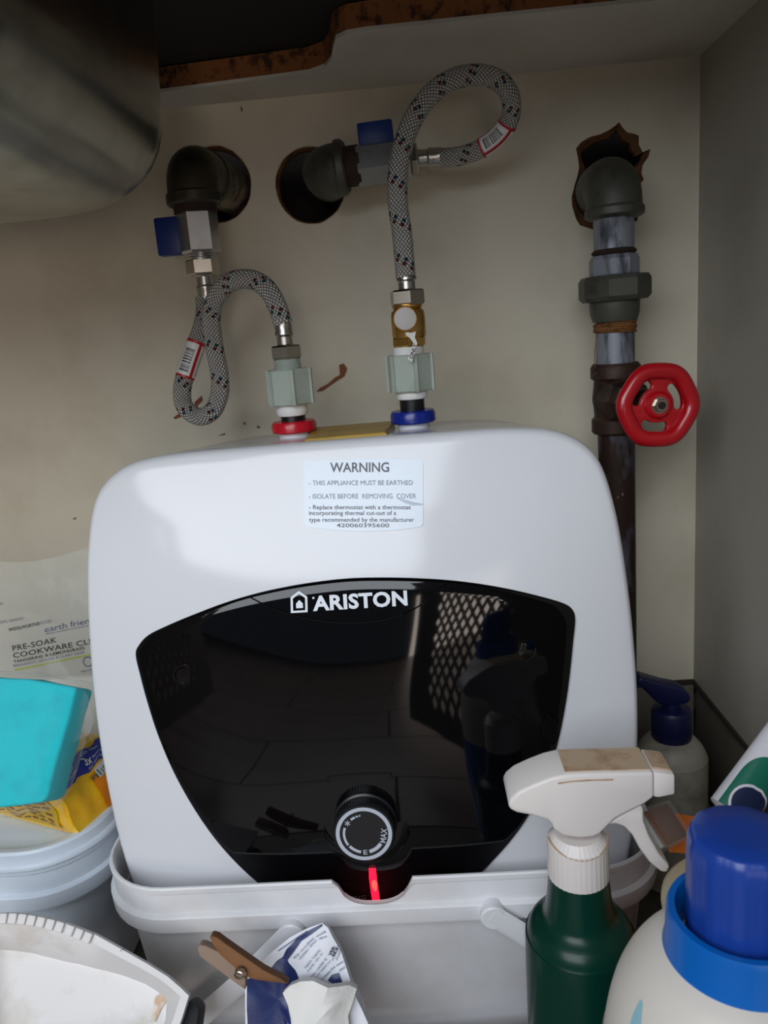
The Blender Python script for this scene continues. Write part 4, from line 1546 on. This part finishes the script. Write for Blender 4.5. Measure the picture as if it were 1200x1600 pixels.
def yq(p, up, ins):
    return (p + top_off * up).lerp(ctr + top_off * up, ins)
rings = []
for up, ins in LEV:
    P4 = [yq(A, up, ins), yq(B, up, ins), yq(D, up, ins), yq(Lc, up, ins)]
    ring = []
    for i in range(4):
        for k in range(8):
            ring.append(P4[i].lerp(P4[(i + 1) % 4], k / 8))
    rings.append(ring)
mb = MB()
mb.loft(rings, True, True, True)
crk = crinkle(0.004, 75)
obj('foil_wrap', mb, 'yellow', yp, smooth=40, subsurf=2, displace=crk)
def face(P, Q, u, up, out):
    p = yq(P, up, insf(up)).lerp(yq(Q, up, insf(up)), u)
    return p + crk(p) + out
def on_face(P, Q, u0, u1, v0, v1, out, nu=10, nv=6):
    m_ = MB()
    m_.loft([[face(P, Q, u0 + (u1 - u0) * i / nu, v0 + (v1 - v0) * j / nv, out) for i in range(nu + 1)] for j in range(nv + 1)], False)
    return m_
nl = Vector((-0.38, -0.92, 0.1)).normalized() * 0.0012
nr = Vector((0.90, -0.29, 0.30)).normalized() * 0.0012
obj('text_panel', on_face(A, Lc, 0.14, 1.0, 0.08, 0.62, nl), 'yellow2', yp)
mb = MB()
for r_ in range(6):
    q0 = 0.50 - r_ * 0.07
    for k in range(9):
        s0_, s1_ = 0.18 + 0.76 * k / 9 + 0.004, 0.18 + 0.76 * (k + 0.7 + 0.25 * random.random()) / 9
        mb.add([face(A, Lc, s0_, q0, nl * 1.6), face(A, Lc, s1_, q0, nl * 1.6), face(A, Lc, s1_, q0 + 0.022, nl * 1.6), face(A, Lc, s0_, q0 + 0.022, nl * 1.6)], [(0, 1, 2, 3)])
sp_ = obj('small_print', mb, 'browncard', yp, smooth=0)
sp_['kind'] = 'stuff'
obj('orange_panel', on_face(A, B, 0.50, 1.0, 0.08, 0.66, nr), 'orange_p', yp)
obj('blue_stripe', on_face(A, B, 0.04, 1.0, 0.72, 0.99, nr * 1.5), 'navy_p', yp)
mb = MB()
gv_, gf_ = glyphs('3x', 0.02)
mb.add([face(A, B, 0.46 + 0.13 * u, 0.82 + 0.10 * v, nr * 2.4) for u, v in gv_], gf_)
for wds, u0, u1, v0, hh in (((6,), 0.61, 0.86, 0.84, 0.045), ((7, 4), 0.50, 0.86, 0.76, 0.04), ((3, 4), 0.50, 0.80, 0.935, 0.04), ((5,), 0.16, 0.34, 0.86, 0.045), ((4, 3), 0.14, 0.36, 0.79, 0.04)):
    scribble(mb, wds, lambda u, v: face(A, B, u0 + (u1 - u0) * u, v0 + hh * v, nr * 2.4), 0.2)
obj('stripe_lettering', mb, 'print_hi', yp, smooth=0)['kind'] = 'stuff'
obj('white_patch', on_face(A, B, 0.58, 1.0, 0.56, 0.69, nr * 1.4), 'tag', yp)
mb = MB()
scribble(mb, (5,), lambda u, v: face(A, B, 0.50 + 0.45 * u, 0.58 + 0.09 * v, nr * 2.6), 0.2)
obj('teal_lettering', mb, 'tube_g', yp, smooth=0)['kind'] = 'stuff'

# turquoise sponge block in clear film, leaning over the yellow packet
spg = thing('sponge_block', 'turquoise foam sponge block in clear film at the left edge', 'sponge', (-0.36, 0.56, 0.09))
q = [(-60, 1052), (0, 1058), (40, 1059), (119, 1074), (118, 1082), (97, 1160), (74, 1245), (66, 1253), (0, 1262), (-60, 1266)]
SN = Vector((0.12, -0.86, 0.5)).normalized()
SPt = at(60, 1160, 0.545)
fr = [atP(x, y, SPt, SN) for x, y in q]
mb = MB()
mb.prism(fr, -SN * 0.026 + Vector((0.006, 0, 0)))
obj('foam_block', mb, 'sponge', spg, bevel=0.006, seg=3, subsurf=1, displace=lambda c: Vector((mnoise.noise(c * 60), mnoise.noise(c * 60 + Vector((3, 3, 3))), mnoise.noise(c * 60 + Vector((5, 1, 9))))) * 0.0012)
q2 = [(-64, 1046), (0, 1048), (50, 1050), (125, 1068), (122, 1090), (104, 1150), (82, 1220), (72, 1250), (40, 1268), (0, 1275), (-64, 1280)]
fr2 = [atP(x, y, SPt + SN * 0.004, SN) for x, y in q2]
mb = MB()
mb.prism(fr2, -SN * 0.034 + Vector((0.010, 0, 0)))
obj('clear_wrap', mb, 'film', spg, bevel=0.008, seg=3, subsurf=3, smooth=80, displace=lambda c: Vector((mnoise.noise(c * 45), mnoise.noise(c * 45 + Vector((3, 3, 3))), mnoise.noise(c * 45 + Vector((5, 1, 9))))) * 0.003)
mb = MB()
tail = [(90, 1100), (70, 1040), (60, 1020), (90, 1028), (138, 1088), (148, 1125), (138, 1148), (112, 1160), (95, 1150)]
mb.prism([atP(x, y, SPt - SN * 0.012, SN) for x, y in tail], -SN * 0.002)
obj('film_tail', mb, 'film', spg, subsurf=4, smooth=80, displace=lambda c: SN * 0.006 * mnoise.noise(c * 40))

# ------------------------------------------------------------------ dustpan bottom left
dp = thing('dustpan', 'grubby white dustpan with a toothed edge leaning at the bottom left', 'dustpan', (-0.28, 0.36, ZF))
DN = Vector((0.05, -0.80, 0.60)).normalized()
DP = at(60, 1430, 0.455)
top_edge = [(-60, 1434), (-20, 1429), (20, 1427), (50, 1430), (80, 1436), (110, 1445), (148, 1460), (175, 1475), (200, 1489), (230, 1506), (262, 1526), (283, 1544), (295, 1556)]
lowpts = [(284, 1592), (262, 1650), (-60, 1700)]
rim_o = top_edge + lowpts
cx_, cy_ = 90, 1580
def inset(p, d):
    dx, dy = cx_ - p[0], cy_ - p[1]
    L = sqrt(dx * dx + dy * dy)
    return (p[0] + dx / L * d, p[1] + dy / L * d)
R_o = [atP(x, y, DP, DN) for x, y in rim_o]
R_i = [atP(*inset(p_, 13), DP, DN) for p_ in rim_o]
R_f = [atP(*inset(p_, d_), DP - DN * 0.030, DN) for p_, d_ in zip(rim_o, [70, 70, 68, 66, 62, 58, 52, 48, 44, 40, 36, 34, 34, 24, 20, 20])]
R_b = [p_ - DN * 0.036 for p_ in R_f]
R_ob = [p_ - DN * 0.006 for p_ in R_o]
cen = sum(R_f, Vector((0, 0, 0))) / len(R_f)
mb = MB()
mb.loft([R_b, R_ob, R_o, R_i, [p_ + DN * 0.004 for p_ in [a.lerp(b, 0.9) for a, b in zip(R_i, R_f)]], R_f], True, True, True)
obj('pan', mb, 'dust', dp, smooth=50)
# teeth along the rim
te = [Vector(p_) for p_ in spline([atP(x, y, DP + DN * 0.0003, DN) for x, y in top_edge[:7]], 12)]
tm = None
acc = 0.0
step = 0.0068
lastp = te[0]
place = []
for i in range(1, len(te)):
    d = (te[i] - te[i - 1]).length
    acc += d
    if acc >= step:
        acc = 0
        place.append((te[i], (te[i] - te[i - 1]).normalized()))
for p_, tdir in place:
    sd_ = DN.cross(tdir)
    down = sd_ if sd_.z < 0 else -sd_
    if tm is None:
        me_mb = MB()
        me_mb.box((0, 0, 0), (0.0061, 0.0068, 0.0060))
        tm = obj('tooth', me_mb, 'dust', dp, bevel=0.0010)
        tm.data.transform(Matrix.Translation(wl(dp)))
        o = tm
    else:
        o = tm.copy()
        COL.objects.link(o)
        o.parent = dp
    c = p_ + down * 0.003 - wl(dp)
    Mx = Matrix(((tdir.x, down.x, DN.x, c.x), (tdir.y, down.y, DN.y, c.y), (tdir.z, down.z, DN.z, c.z), (0, 0, 0, 1)))
    o.matrix_local = Mx
mb = MB()
g_ = [(283, 1574), (297, 1562), (312, 1576), (308, 1604), (300, 1660), (240, 1660)]
mb.prism([atP(x, y, DP - DN * 0.018, DN) for x, y in g_], -DN * 0.022)
obj('rubber_grip', mb, 'grip', dp, bevel=0.003)['label'] = 'dark grey rubber grip'
mb = MB()
mb.prism([atP(x, y, DP - DN * 0.029, DN) + DN * 0.0004 for x, y in ((243, 1558), (268, 1541), (272, 1546), (252, 1576), (243, 1596), (236, 1598))], DN * 0.0004)
obj('brown_stain', mb, 'stain_b', dp, smooth=0)

# ------------------------------------------------------------------ blue and white packet, peg, tissue
BN = Vector((0.0, -0.90, 0.43)).normalized()
BP = at(470, 1530, 0.452)
def crum(P):
    return 0.004 * mnoise.noise(P * 45) + 0.002 * mnoise.noise(P * 110)
def SB(px, py, off=0.0):
    P = atP(px, py, BP, BN)
    return P + BN * (crum(P) + off)
pk = thing('printed_packet', 'crumpled navy and white printed packet clipped with a wooden peg', 'packet', (-0.10, 0.44, ZF))
bag_out = [(382, 1530), (400, 1508), (412, 1498), (430, 1484), (452, 1466), (478, 1452), (503, 1443), (512, 1450), (521, 1466), (532, 1486), (540, 1508), (546, 1530), (552, 1552), (566, 1580), (580, 1612), (600, 1690), (384, 1690), (383, 1600)]
mb = MB()
fr = [SB(x, y) for x, y in bag_out]
ctr = sum(fr, Vector((0, 0, 0))) / len(fr)
bk = [p_.lerp(ctr, 0.10) - BN * (0.012 + 0.012 * min(1, max(0, (0.03 - p_.z) / 0.06))) for p_ in fr]
cvr = [[p_.lerp(ctr, k) + BN * (crum(p_.lerp(ctr, k)) - crum(p_) * (1 - k)) * 0 for p_ in fr] for k in (0.999, 0.6, 0.3)]
cfr = []
for k in (0.995, 0.8, 0.6, 0.4, 0.2):
    ring = []
    for x, y in bag_out:
        ring.append(SB(x + (475 - x) * k, y + (1570 - y) * k))
    cfr.append(ring)
mb.loft(cfr + [fr, bk], True, True, True)
obj('bag', mb, 'bag_w', pk, smooth=30)
def patch(name, pts, m, off, parent):
    m_ = MB()
    cx = sum(p_[0] for p_ in pts) / len(pts)
    cy = sum(p_[1] for p_ in pts) / len(pts)
    dn = []
    for i in range(len(pts)):
        p_, q_ = pts[i], pts[(i + 1) % len(pts)]
        for k in range(5):
            dn.append((p_[0] + (q_[0] - p_[0]) * k / 5, p_[1] + (q_[1] - p_[1]) * k / 5))
    rg = [[SB(cx + (x - cx) * k, cy + (y - cy) * k, off) for x, y in dn] for k in (0.02, 0.25, 0.5, 0.75, 0.98)]
    rg.append([SB(x, y, off * 0.2) for x, y in dn])
    m_.loft(rg, True, True, False)
    return obj(name, m_, m, parent, smooth=40)
pn = patch('navy_panel', [(384, 1531), (418, 1519), (432, 1502), (445, 1493), (462, 1520), (466, 1531), (452, 1546), (447, 1552), (455, 1600), (470, 1680), (388, 1680), (386, 1590)], 'bag_n', 0.0012, pk)
patch('navy_stripe', [(440, 1499), (447, 1484), (463, 1467), (485, 1453), (503, 1444), (504, 1447), (489, 1457), (468, 1471), (453, 1488), (448, 1502)], 'bag_n', 0.0013, pk)
patch('navy_corner', [(512, 1532), (518, 1524), (529, 1521), (535, 1537), (522, 1538)], 'bag_n', 0.0012, pk)
mb = MB()
SBt = lambda x, y: SB(x, y, 0.0016)
for wds, a, b in (((3, 9), (461, 1498), (492, 1465)), ((7, 5), (469, 1499), (496, 1468)), ((5, 6), (478, 1512), (503, 1482)), ((5, 3, 2), (482, 1518), (506, 1487)), ((4, 7, 2), (488, 1527), (512, 1496)), ((5, 6, 3), (493, 1529), (518, 1500)),
                  ((8,), (503, 1532), (525, 1510)), ((5,), (495, 1464), (510, 1456)), ((4,), (500, 1467), (512, 1463))):
    scribble_px(mb, wds, a, b, 4.0, SBt)
for wds, a, b in (((4, 3), (521, 1500), (531, 1474)), ((6,), (527, 1500), (534, 1482)), ((5,), (527, 1510), (538, 1502)), ((4,), (531, 1518), (541, 1510))):
    scribble_px(mb, wds, a, b, 3.4, SBt)
obj('lettering', mb, 'ink_n', pk, smooth=0)['kind'] = 'stuff'
mb = MB()
text_px(mb, 'VER', (517, 1492), (525, 1478), 4.4, SBt, bold=0.03)
text_px(mb, 'SCI', (521.5, 1494.5), (529, 1482), 4.2, SBt, bold=0.03)
obj('bold_lettering', mb, 'ink_bl', pk, smooth=0)['kind'] = 'stuff'
mb = MB()
bx_ = [(427, 1479), (434, 1486), (447, 1476), (470, 1460), (480, 1454)]
for i in range(4):
    (xa, ya), (xb, yb) = bx_[i], bx_[i + 1]
    poly_px(mb, [(xa, ya), (xb, yb), (xb + 0.8, yb + 0.9), (xa + 0.8, ya + 0.9)], SBt)
obj('outline_box', mb, 'ink_n', pk, smooth=0)

# tissue in front of the packet
ts_ = [(443, 1549), (455, 1537), (470, 1531), (490, 1530), (515, 1536), (545, 1541), (556, 1550), (550, 1570), (543, 1590), (548, 1640), (470, 1650), (462, 1600), (452, 1570)]
TP = BP + BN * 0.012
mb = MB()
cx = 500; cy = 1585
rg = []
fold = lambda x, y: 0.008 * max(0, 1 - abs((x - 520) * 0.9 + (y - 1545) * 0.35) / 26) - 0.010 * max(0, (x - 520) / 40)
for k in (0.03, 0.3, 0.55, 0.8, 1.0):
    rg.append([atP(cx + (x - cx) * k, cy + (y - cy) * k, TP, BN) + BN * (fold(cx + (x - cx) * k, cy + (y - cy) * k) + 0.003) for x, y in ts_])
rg.append([atP(x, y, TP, BN) + BN * (fold(x, y) - 0.004) for x, y in ts_])
mb.loft(rg, True, True, True)
ti = obj('tissue', mb, 'wipe', None, base=TP, smooth=30)
tag(ti, 'folded white tissue tucked in front of the navy packet', 'tissue')

# peg
pg = thing('clothes_peg', 'weathered wooden clothes peg clipped on the navy and white packet', 'clothes peg', at(400, 1530, 0.435))
def leg(pts, Y0, m, lab):
    pl_ = Vector((0.1, -0.93, 0.35)).normalized()
    P0 = at(400, 1510, Y0)
    m_ = MB()
    m_.prism([atP(x, y, P0, pl_) for x, y in pts], -pl_ * 0.010)
    o__ = obj('peg_leg', m_, m, pg, bevel=0.0012)
    o__['label'] = lab
leg([(327, 1465), (331, 1462), (340, 1465), (352, 1474), (412, 1516), (440, 1530), (452, 1538), (430, 1536), (400, 1532), (384, 1527), (368, 1514), (344, 1493), (333, 1478)], 0.430, 'peg', 'brown upper leg')
leg([(308, 1482), (312, 1476), (322, 1478), (345, 1489), (372, 1512), (384, 1530), (384, 1548), (372, 1540), (345, 1520), (322, 1503), (311, 1494)], 0.437, 'peg2', 'greyish lower leg')
mb = MB()
s0 = at(374, 1527, 0.423)
hx = [s0 + Vector((0.0034 * cos(a), 0.018 * (a / (2 * pi * 5)), 0.0034 * sin(a))) for a in (2 * pi * 5 * k / 70 for k in range(71))]
mb.tube(hx, 0.0008, 6)
obj('spring', mb, 'nickel', pg)

# ------------------------------------------------------------------ spray bottle
SY = 0.425
sx = at(903, 1340, SY).x
zs_ = lambda py, px=903: at(px, py, SY).z
spb = thing('spray_bottle', 'dark green spray bottle with a white trigger head in front of the tub', 'spray bottle', (sx, SY, ZF))
mb = MB()
zn = zs_(1356)
prof = [(0.030, 0), (0.0345, 0.003), (0.0360, 0.010), (0.0362, 0.07), (0.0352, zs_(1480) - ZF), (0.0340, zs_(1456) - ZF), (0.0305, zs_(1440) - ZF), (0.0232, zs_(1427) - ZF), (0.0208, zs_(1408) - ZF), (0.0194, zs_(1382) - ZF), (0.0184, zn - ZF), (0.0170, zn - ZF + 0.006), (0.016, zn - ZF + 0.010)]
pr = [(v.x, v.y) for v in spline([(a, b, 0) for a, b in prof], 4)]
mb.lathe(pr, (sx, SY, ZF), (0, 0, 1), 48)
obj('bottle', mb, 'green_b', spb, smooth=60)
mb = MB()
zcap = zs_(1300)
mb.lathe([(0.0188, 0), (0.0190, 0.001), (0.0186, zcap - zn - 0.001), (0.0176, zcap - zn), (0.014, zcap - zn + 0.004)], (sx, SY, zn - 0.004), (0, 0, 1), 144, rib=lambda k: 1.0 + (0.010 if k % 4 < 2 else 0.0))
obj('screw_collar', mb, 'spray_w', spb, smooth=25)
Yh0 = SY - 0.014
HN = Vector((0, -1, 0))
side_px = [(797, 1266), (794, 1257), (799, 1248), (812, 1237), (836, 1226), (862, 1216), (884, 1211), (920, 1209), (960, 1208.5), (1022, 1207), (1023, 1246), (1008, 1257), (985, 1268), (962, 1280), (950, 1292), (938, 1304), (928, 1309),
           (905, 1311), (880, 1307), (866, 1298), (862, 1288), (856, 1282), (830, 1275), (808, 1271)]
mb = MB()
mb.prism([at(x, y, Yh0) for x, y in side_px], (0, 0.030, 0))
obj('head_shell', mb, 'spray_w', spb, bevel=0.003, seg=3, smooth=40)
mb = MB()
mb.prism([at(x, y, Yh0 + 0.0015) for x, y in ((1021, 1206.5), (1055, 1211), (1055, 1242), (1030, 1247), (1021, 1246))], (0, 0.027, 0))
obj('nozzle', mb, 'spray_w', spb, bevel=0.0015)
# grime on top of the head
mb = MB()
t0_ = [at(x, y, Yh0) + Vector((0, 0.003, 0.0006)) for x, y in ((884, 1211), (920, 1209), (960, 1208.5), (1018, 1207))]
t1_ = [p_ + Vector((0, 0.024, 0)) for p_ in t0_]
mb.loft([t0_, t1_, [p_ - Vector((0, 0, 0.002)) for p_ in t1_], [p_ - Vector((0, 0, 0.002)) for p_ in t0_]], False, loop=True)
mb2 = MB()
a_ = [at(1024, 1206.5, Yh0) + Vector((0, 0.005, 0.0006)), at(1052, 1211, Yh0) + Vector((0, 0.005, 0.0006))]
mb2.prism([a_[0], a_[1], a_[1] + Vector((0, 0.019, 0)), a_[0] + Vector((0, 0.019, 0))], (0, 0, -0.0012))
obj('nozzle_grime', mb2, 'grime', spb, smooth=0)
obj('top_grime', mb, 'grime', spb, smooth=0)['label'] = 'brown grime on the flat top'
mb = MB()
mb.tube([at(x, y, Yh0 - 0.0001) for x, y in ((872, 1224), (890, 1221), (920, 1219), (958, 1218))], 0.0005, 6)
obj('seam_line', mb, 'grime', spb)
mb = MB()
mb.tube(spline([Vector((sx + 0.0183 * cos(a), SY + 0.0183 * sin(a), zcap - 0.0045 + 0.002 * cos(a * 2))) for a in (pi + pi * k / 12 for k in range(13))], 3), 0.0006, 6)
obj('collar_grime', mb, 'grime', spb)
# trigger
tr_px = [(958, 1282), (980, 1270), (1003, 1258), (1006, 1266), (1006, 1282), (1014, 1305), (1030, 1334), (1047, 1354), (1043, 1364), (1033, 1363), (1015, 1348), (1000, 1327), (988, 1305), (975, 1292), (962, 1288), (948, 1290)]
mb = MB()
mb.prism([at(x, y, SY - 0.009) for x, y in tr_px], (0, 0.016, 0))
obj('trigger', mb, 'spray_w', spb, bevel=0.0025, seg=3, smooth=40)

# ------------------------------------------------------------------ white jug with blue cap
JY = 0.30
jc = at(1160, 1300, JY)
jx = jc.x
jug = thing('cleaner_jug', 'big round white jug with a fluted deep blue cap at the right front', 'jug', (jx, JY, ZF))
ztop_ = atP(1153, 1252, (0, JY + 0.022, 0), Vector((0, 1, 0))).z
mb = MB()
CR = 0.0226
hcap = 0.060
zc0 = ztop_ - hcap
mb.lathe([(CR, 0), (CR, hcap * 0.8), (CR * 0.985, hcap * 0.90), (CR * 0.93, hcap * 0.98), (CR * 0.86, hcap), (CR * 0.3, hcap)], (jx, JY, zc0), (0, 0, 1), 96, rib=lambda k: 1.0 + (0.018 if k % 8 < 4 else 0.0))
cap = obj('cap', mb, 'cap_n', jug, smooth=50)
mb = MB()
RC = 0.0322
zr0 = zc0 - 0.012
mb.lathe([(RC * 0.95, 0), (RC * 1.03, 0.002), (RC * 1.04, 0.010), (RC * 0.99, 0.013), (RC * 0.98, 0.029), (RC * 0.95, 0.0315), (RC * 0.86, 0.0315), (RC * 0.83, 0.029), (RC * 0.80, 0.010), (CR, 0.008)], (jx, JY, zr0), (0, 0, 1), 72)
obj('collar', mb, 'ring_b', jug, smooth=40)
mb = MB()
zb0 = zr0 + 0.002 - ZF
zb0 += 0.010
prof = [(0.055, 0), (0.060, 0.004), (0.0612, 0.02), (0.0612, zb0 - 0.080), (0.0606, zb0 - 0.062), (0.0585, zb0 - 0.046), (0.0545, zb0 - 0.030), (0.048, zb0 - 0.016), (0.040, zb0 - 0.006), (0.031, zb0)]
pr = [(v.x, v.y) for v in spline([(a, b, 0) for a, b in prof], 4)]
mb.lathe(pr, (jx, JY, ZF), (0, 0, 1), 72)
obj('jug_body', mb, 'jug', jug, smooth=60)
mb = MB()
rg = []
for k in range(13):
    a = radians(100 + 14 * k)
    rg.append([Vector((jx + (0.0617) * cos(a), JY + 0.0617 * sin(a), ZF + 0.02)), Vector((jx + 0.0617 * cos(a), JY + 0.0617 * sin(a), ZF + zb0 - 0.088))])
mb.loft(rg, False)
obj('blue_label', mb, 'ring_b', jug)
mb = MB()
def jr(z):
    h = z - ZF
    for (r0, h0), (r1, h1) in zip(pr, pr[1:]):
        if h0 <= h <= h1:
            return r0 + (r1 - r0) * (h - h0) / max(h1 - h0, 1e-6)
    return 0.06
rg = []
for k in range(10):
    t = k / 9
    z = ZF + zb0 - 0.050 + 0.034 * t
    a0 = radians(205 - 12 * t)
    rr_ = jr(z) + 0.0003
    wd_ = radians(5 * sin(pi * (0.08 + 0.84 * t)))
    rg.append([Vector((jx + rr_ * cos(a0 + s_ * wd_), JY + rr_ * sin(a0 + s_ * wd_), z)) for s_ in (-1, -.5, 0, .5, 1)])
mb.loft(rg, False)
obj('blue_smear', mb, 'teal_smear', jug)

# ------------------------------------------------------------------ pump bottle at the back
PY = 0.70
px_ = at(1049, 1130, PY).x
zp = lambda y: at(1049, y, PY).z
pb = thing('pump_bottle', 'grey-white pump bottle with a navy pump in the back right corner', 'pump bottle', (px_, PY, ZF))
mb = MB()
prof = [(0.029, 0), (0.0335, 0.004), (0.0345, 0.015), (0.0345, zp(1195) - ZF), (0.0335, zp(1178) - ZF), (0.030, zp(1165) - ZF), (0.024, zp(1155) - ZF), (0.018, zp(1149) - ZF), (0.0165, zp(1142) - ZF)]
pr_ = [(v.x, v.y) for v in spline([(a, b, 0) for a, b in prof], 4)]
mb.lathe(pr_, (px_, PY, ZF), (0, 0, 1), 40)
obj('bottle', mb, 'pump_w', pb, smooth=60)
mb = MB()
mb.lathe([(0.0180, 0), (0.0190, 0.002), (0.0190, zp(1112) - zp(1153)), (0.017, zp(1106) - zp(1153)), (0.008, zp(1103) - zp(1153)), (0.008, zp(1088) - zp(1153))], (px_, PY, zp(1153)), (0, 0, 1), 36)
obj('pump_collar', mb, 'pump_n', pb)
mb = MB()
hd = [(999, 1059), (1006, 1060), (1040, 1070), (1062, 1074), (1078, 1085), (1081, 1094), (1075, 1100), (1058, 1103), (1034, 1104), (1024, 1096), (1008, 1080), (994, 1069)]
mb.prism([at(x, y, PY - 0.009) for x, y in hd], (0, 0.018, 0))
obj('pump_spout', mb, 'pump_n', pb, bevel=0.003, seg=3)

# ------------------------------------------------------------------ orange tub, wrapped pads, squeeze bottle on the right
OY = 0.430
ox = 0.192
ot = thing('orange_pot', 'orange pot with a cream lid behind the white jug', 'pot', (ox, OY, ZF))
zo = 0.052
mb = MB()
mb.lathe([(0.046, 0), (0.050, 0.004), (0.0535, zo - 0.010 - ZF), (0.050, zo - 0.006 - ZF)], (ox, OY, ZF), (0, 0, 1), 48)
obj('pot_body', mb, 'orange', ot, smooth=40)
mb = MB()
mb.lathe([(0.0545, 0), (0.0550, 0.002), (0.0545, 0.006), (0.052, 0.0085), (0.02, 0.009)], (ox, OY, zo - 0.009), (0, 0, 1), 48)
obj('pot_lid', mb, 'cream', ot, smooth=40)

wp = thing('scouring_pads', 'clear wrapped stack of pale pads with brown and orange card, beside the trigger', 'pads', (0.17, 0.45, zo))
e0, e1 = at(1007, 1268, 0.445), at(1040, 1322, 0.430)
xa = Vector((e1.x - e0.x, e1.y - e0.y, e1.z - e0.z)).normalized()
ya = at(1040, 1252, 0.475) - e0
YW = ya.length
ya.normalize()
ya = (ya - xa * ya.dot(xa)).normalized()
za_ = xa.cross(ya)
za_ = za_ if za_.z > 0 else -za_
Lp = (e1 - e0).length
def pbox(h0, h1, m, nm, ex=0.0, bev=0.001):
    m_ = MB()
    c = e0 + xa * (Lp / 2) + ya * (YW / 2) + za_ * ((h0 + h1) / 2)
    m_.box(c, (Lp + 2 * ex, YW + 2 * ex, h1 - h0), (xa, ya, za_))
    return obj(nm, m_, m, wp, bevel=bev)
for k in range(3):
    pbox(-0.0150 + k * 0.0046, -0.0150 + k * 0.0046 + 0.0040, 'pads', 'pad')
pbox(-0.0008, 0.0008, 'browncard', 'card_top')
m_ = MB()
oc = [at(1036, 1262, 0.478), at(1100, 1272, 0.485), at(1100, 1330, 0.462), at(1056, 1326, 0.455)]
m_.prism([p_ - za_ * 0.004 for p_ in oc], -za_ * 0.0016)
obj('orange_card', m_, 'orange', wp, bevel=0.0004)
pbox(-0.0165, 0.0035, 'film', 'clear_wrap', ex=0.002, bev=0.002)

tb = thing('squeeze_bottle', 'white squeeze bottle with green and navy print leaning at the right edge', 'squeeze bottle', at(1120, 1290, 0.49))
t0 = at(1138, 1276, 0.490)
t1 = at(1262, 1100, 0.530)
td = (t1 - t0).normalized()
tL = (t1 - t0).length
tside = td.cross(Vector((0, -1, 0))).normalized()
tn = td.cross(tside)
tn = tn if tn.y < 0 else -tn
def trad(s):
    return 0.0175 * (1 - 0.12 * s)
def tpt(s, a, off=0.0):
    r = trad(s) + off
    return t0 + td * (s * tL) + tside * (r * cos(a)) + tn * (r * 0.7 * sin(a))
rings = [[tpt(0, 2 * pi * k / 32).lerp(t0, 0.4) for k in range(32)]]
for j in range(17):
    s = 0.02 + 0.98 * j / 16
    rings.append([tpt(s, 2 * pi * k / 32) for k in range(32)])
mb = MB()
mb.loft(rings, True, True, True)
obj('bottle', mb, 'tube_w', tb, smooth=50)
def tpatch(name, s0, s1, wfun, m, off):
    m_ = MB()
    rg = []
    for j in range(21):
        s = s0 + (s1 - s0) * j / 20
        wv = wfun(j / 20)
        rg.append([tpt(s, pi / 2 + q_ * wv, off) for q_ in (-1, -.75, -.5, -.25, 0, .25, .5, .75, 1)])
    m_.loft(rg, False)
    return obj(name, m_, m, tb, smooth=60)
tpatch('green_print', 0.02, 0.50, lambda t: 1.25 * max(0.02, 1 - max(0, (t - 0.55) / 0.45) ** 2) ** 0.5, 'tube_g', 0.0003)
tpatch('white_ring', -0.02, 0.27, lambda t: 0.98 * max(0.0, 1 - (2 * t - 1) ** 2) ** 0.5, 'tube_w', 0.0005)
tpatch('navy_oval', 0.0, 0.25, lambda t: 0.86 * max(0.0, 1 - (2 * t - 1) ** 2) ** 0.5, 'tube_n', 0.0007)

# ------------------------------------------------------------------ open cupboard doors in front (seen in the black gloss)
def door(name, hx, hy, ang, mirror):
    d = Vector((cos(radians(ang)), sin(radians(ang)), 0))
    nrm = Vector((-d.y, d.x, 0))
    Lw, z0_, z1_ = 0.60, -0.10, 0.64
    MD = Matrix(((d.x, 0, nrm.x, hx), (d.y, 0, nrm.y, hy), (0, 1, 0, 0), (0, 0, 0, 1)))
    holes = []
    for r in range(24):
        for c_ in range(9):
            cx = 0.18 + c_ * 0.036 + (0.018 if r % 2 else 0)
            cz = -0.04 + r * 0.026
            holes.append([(cx - 0.0115, cz), (cx, cz + 0.0165), (cx + 0.0115, cz), (cx, cz - 0.0165)])
    o = plate(name, [(0, z0_), (Lw, z0_), (Lw, z1_), (0, z1_)], holes, 0.003, MD, 'brown_door')
    o['kind'] = 'structure'
door('door_1', WX + 0.025, 0.262, -122, 1)
door('door_2', XL - 0.03, 0.262, -88, -1)
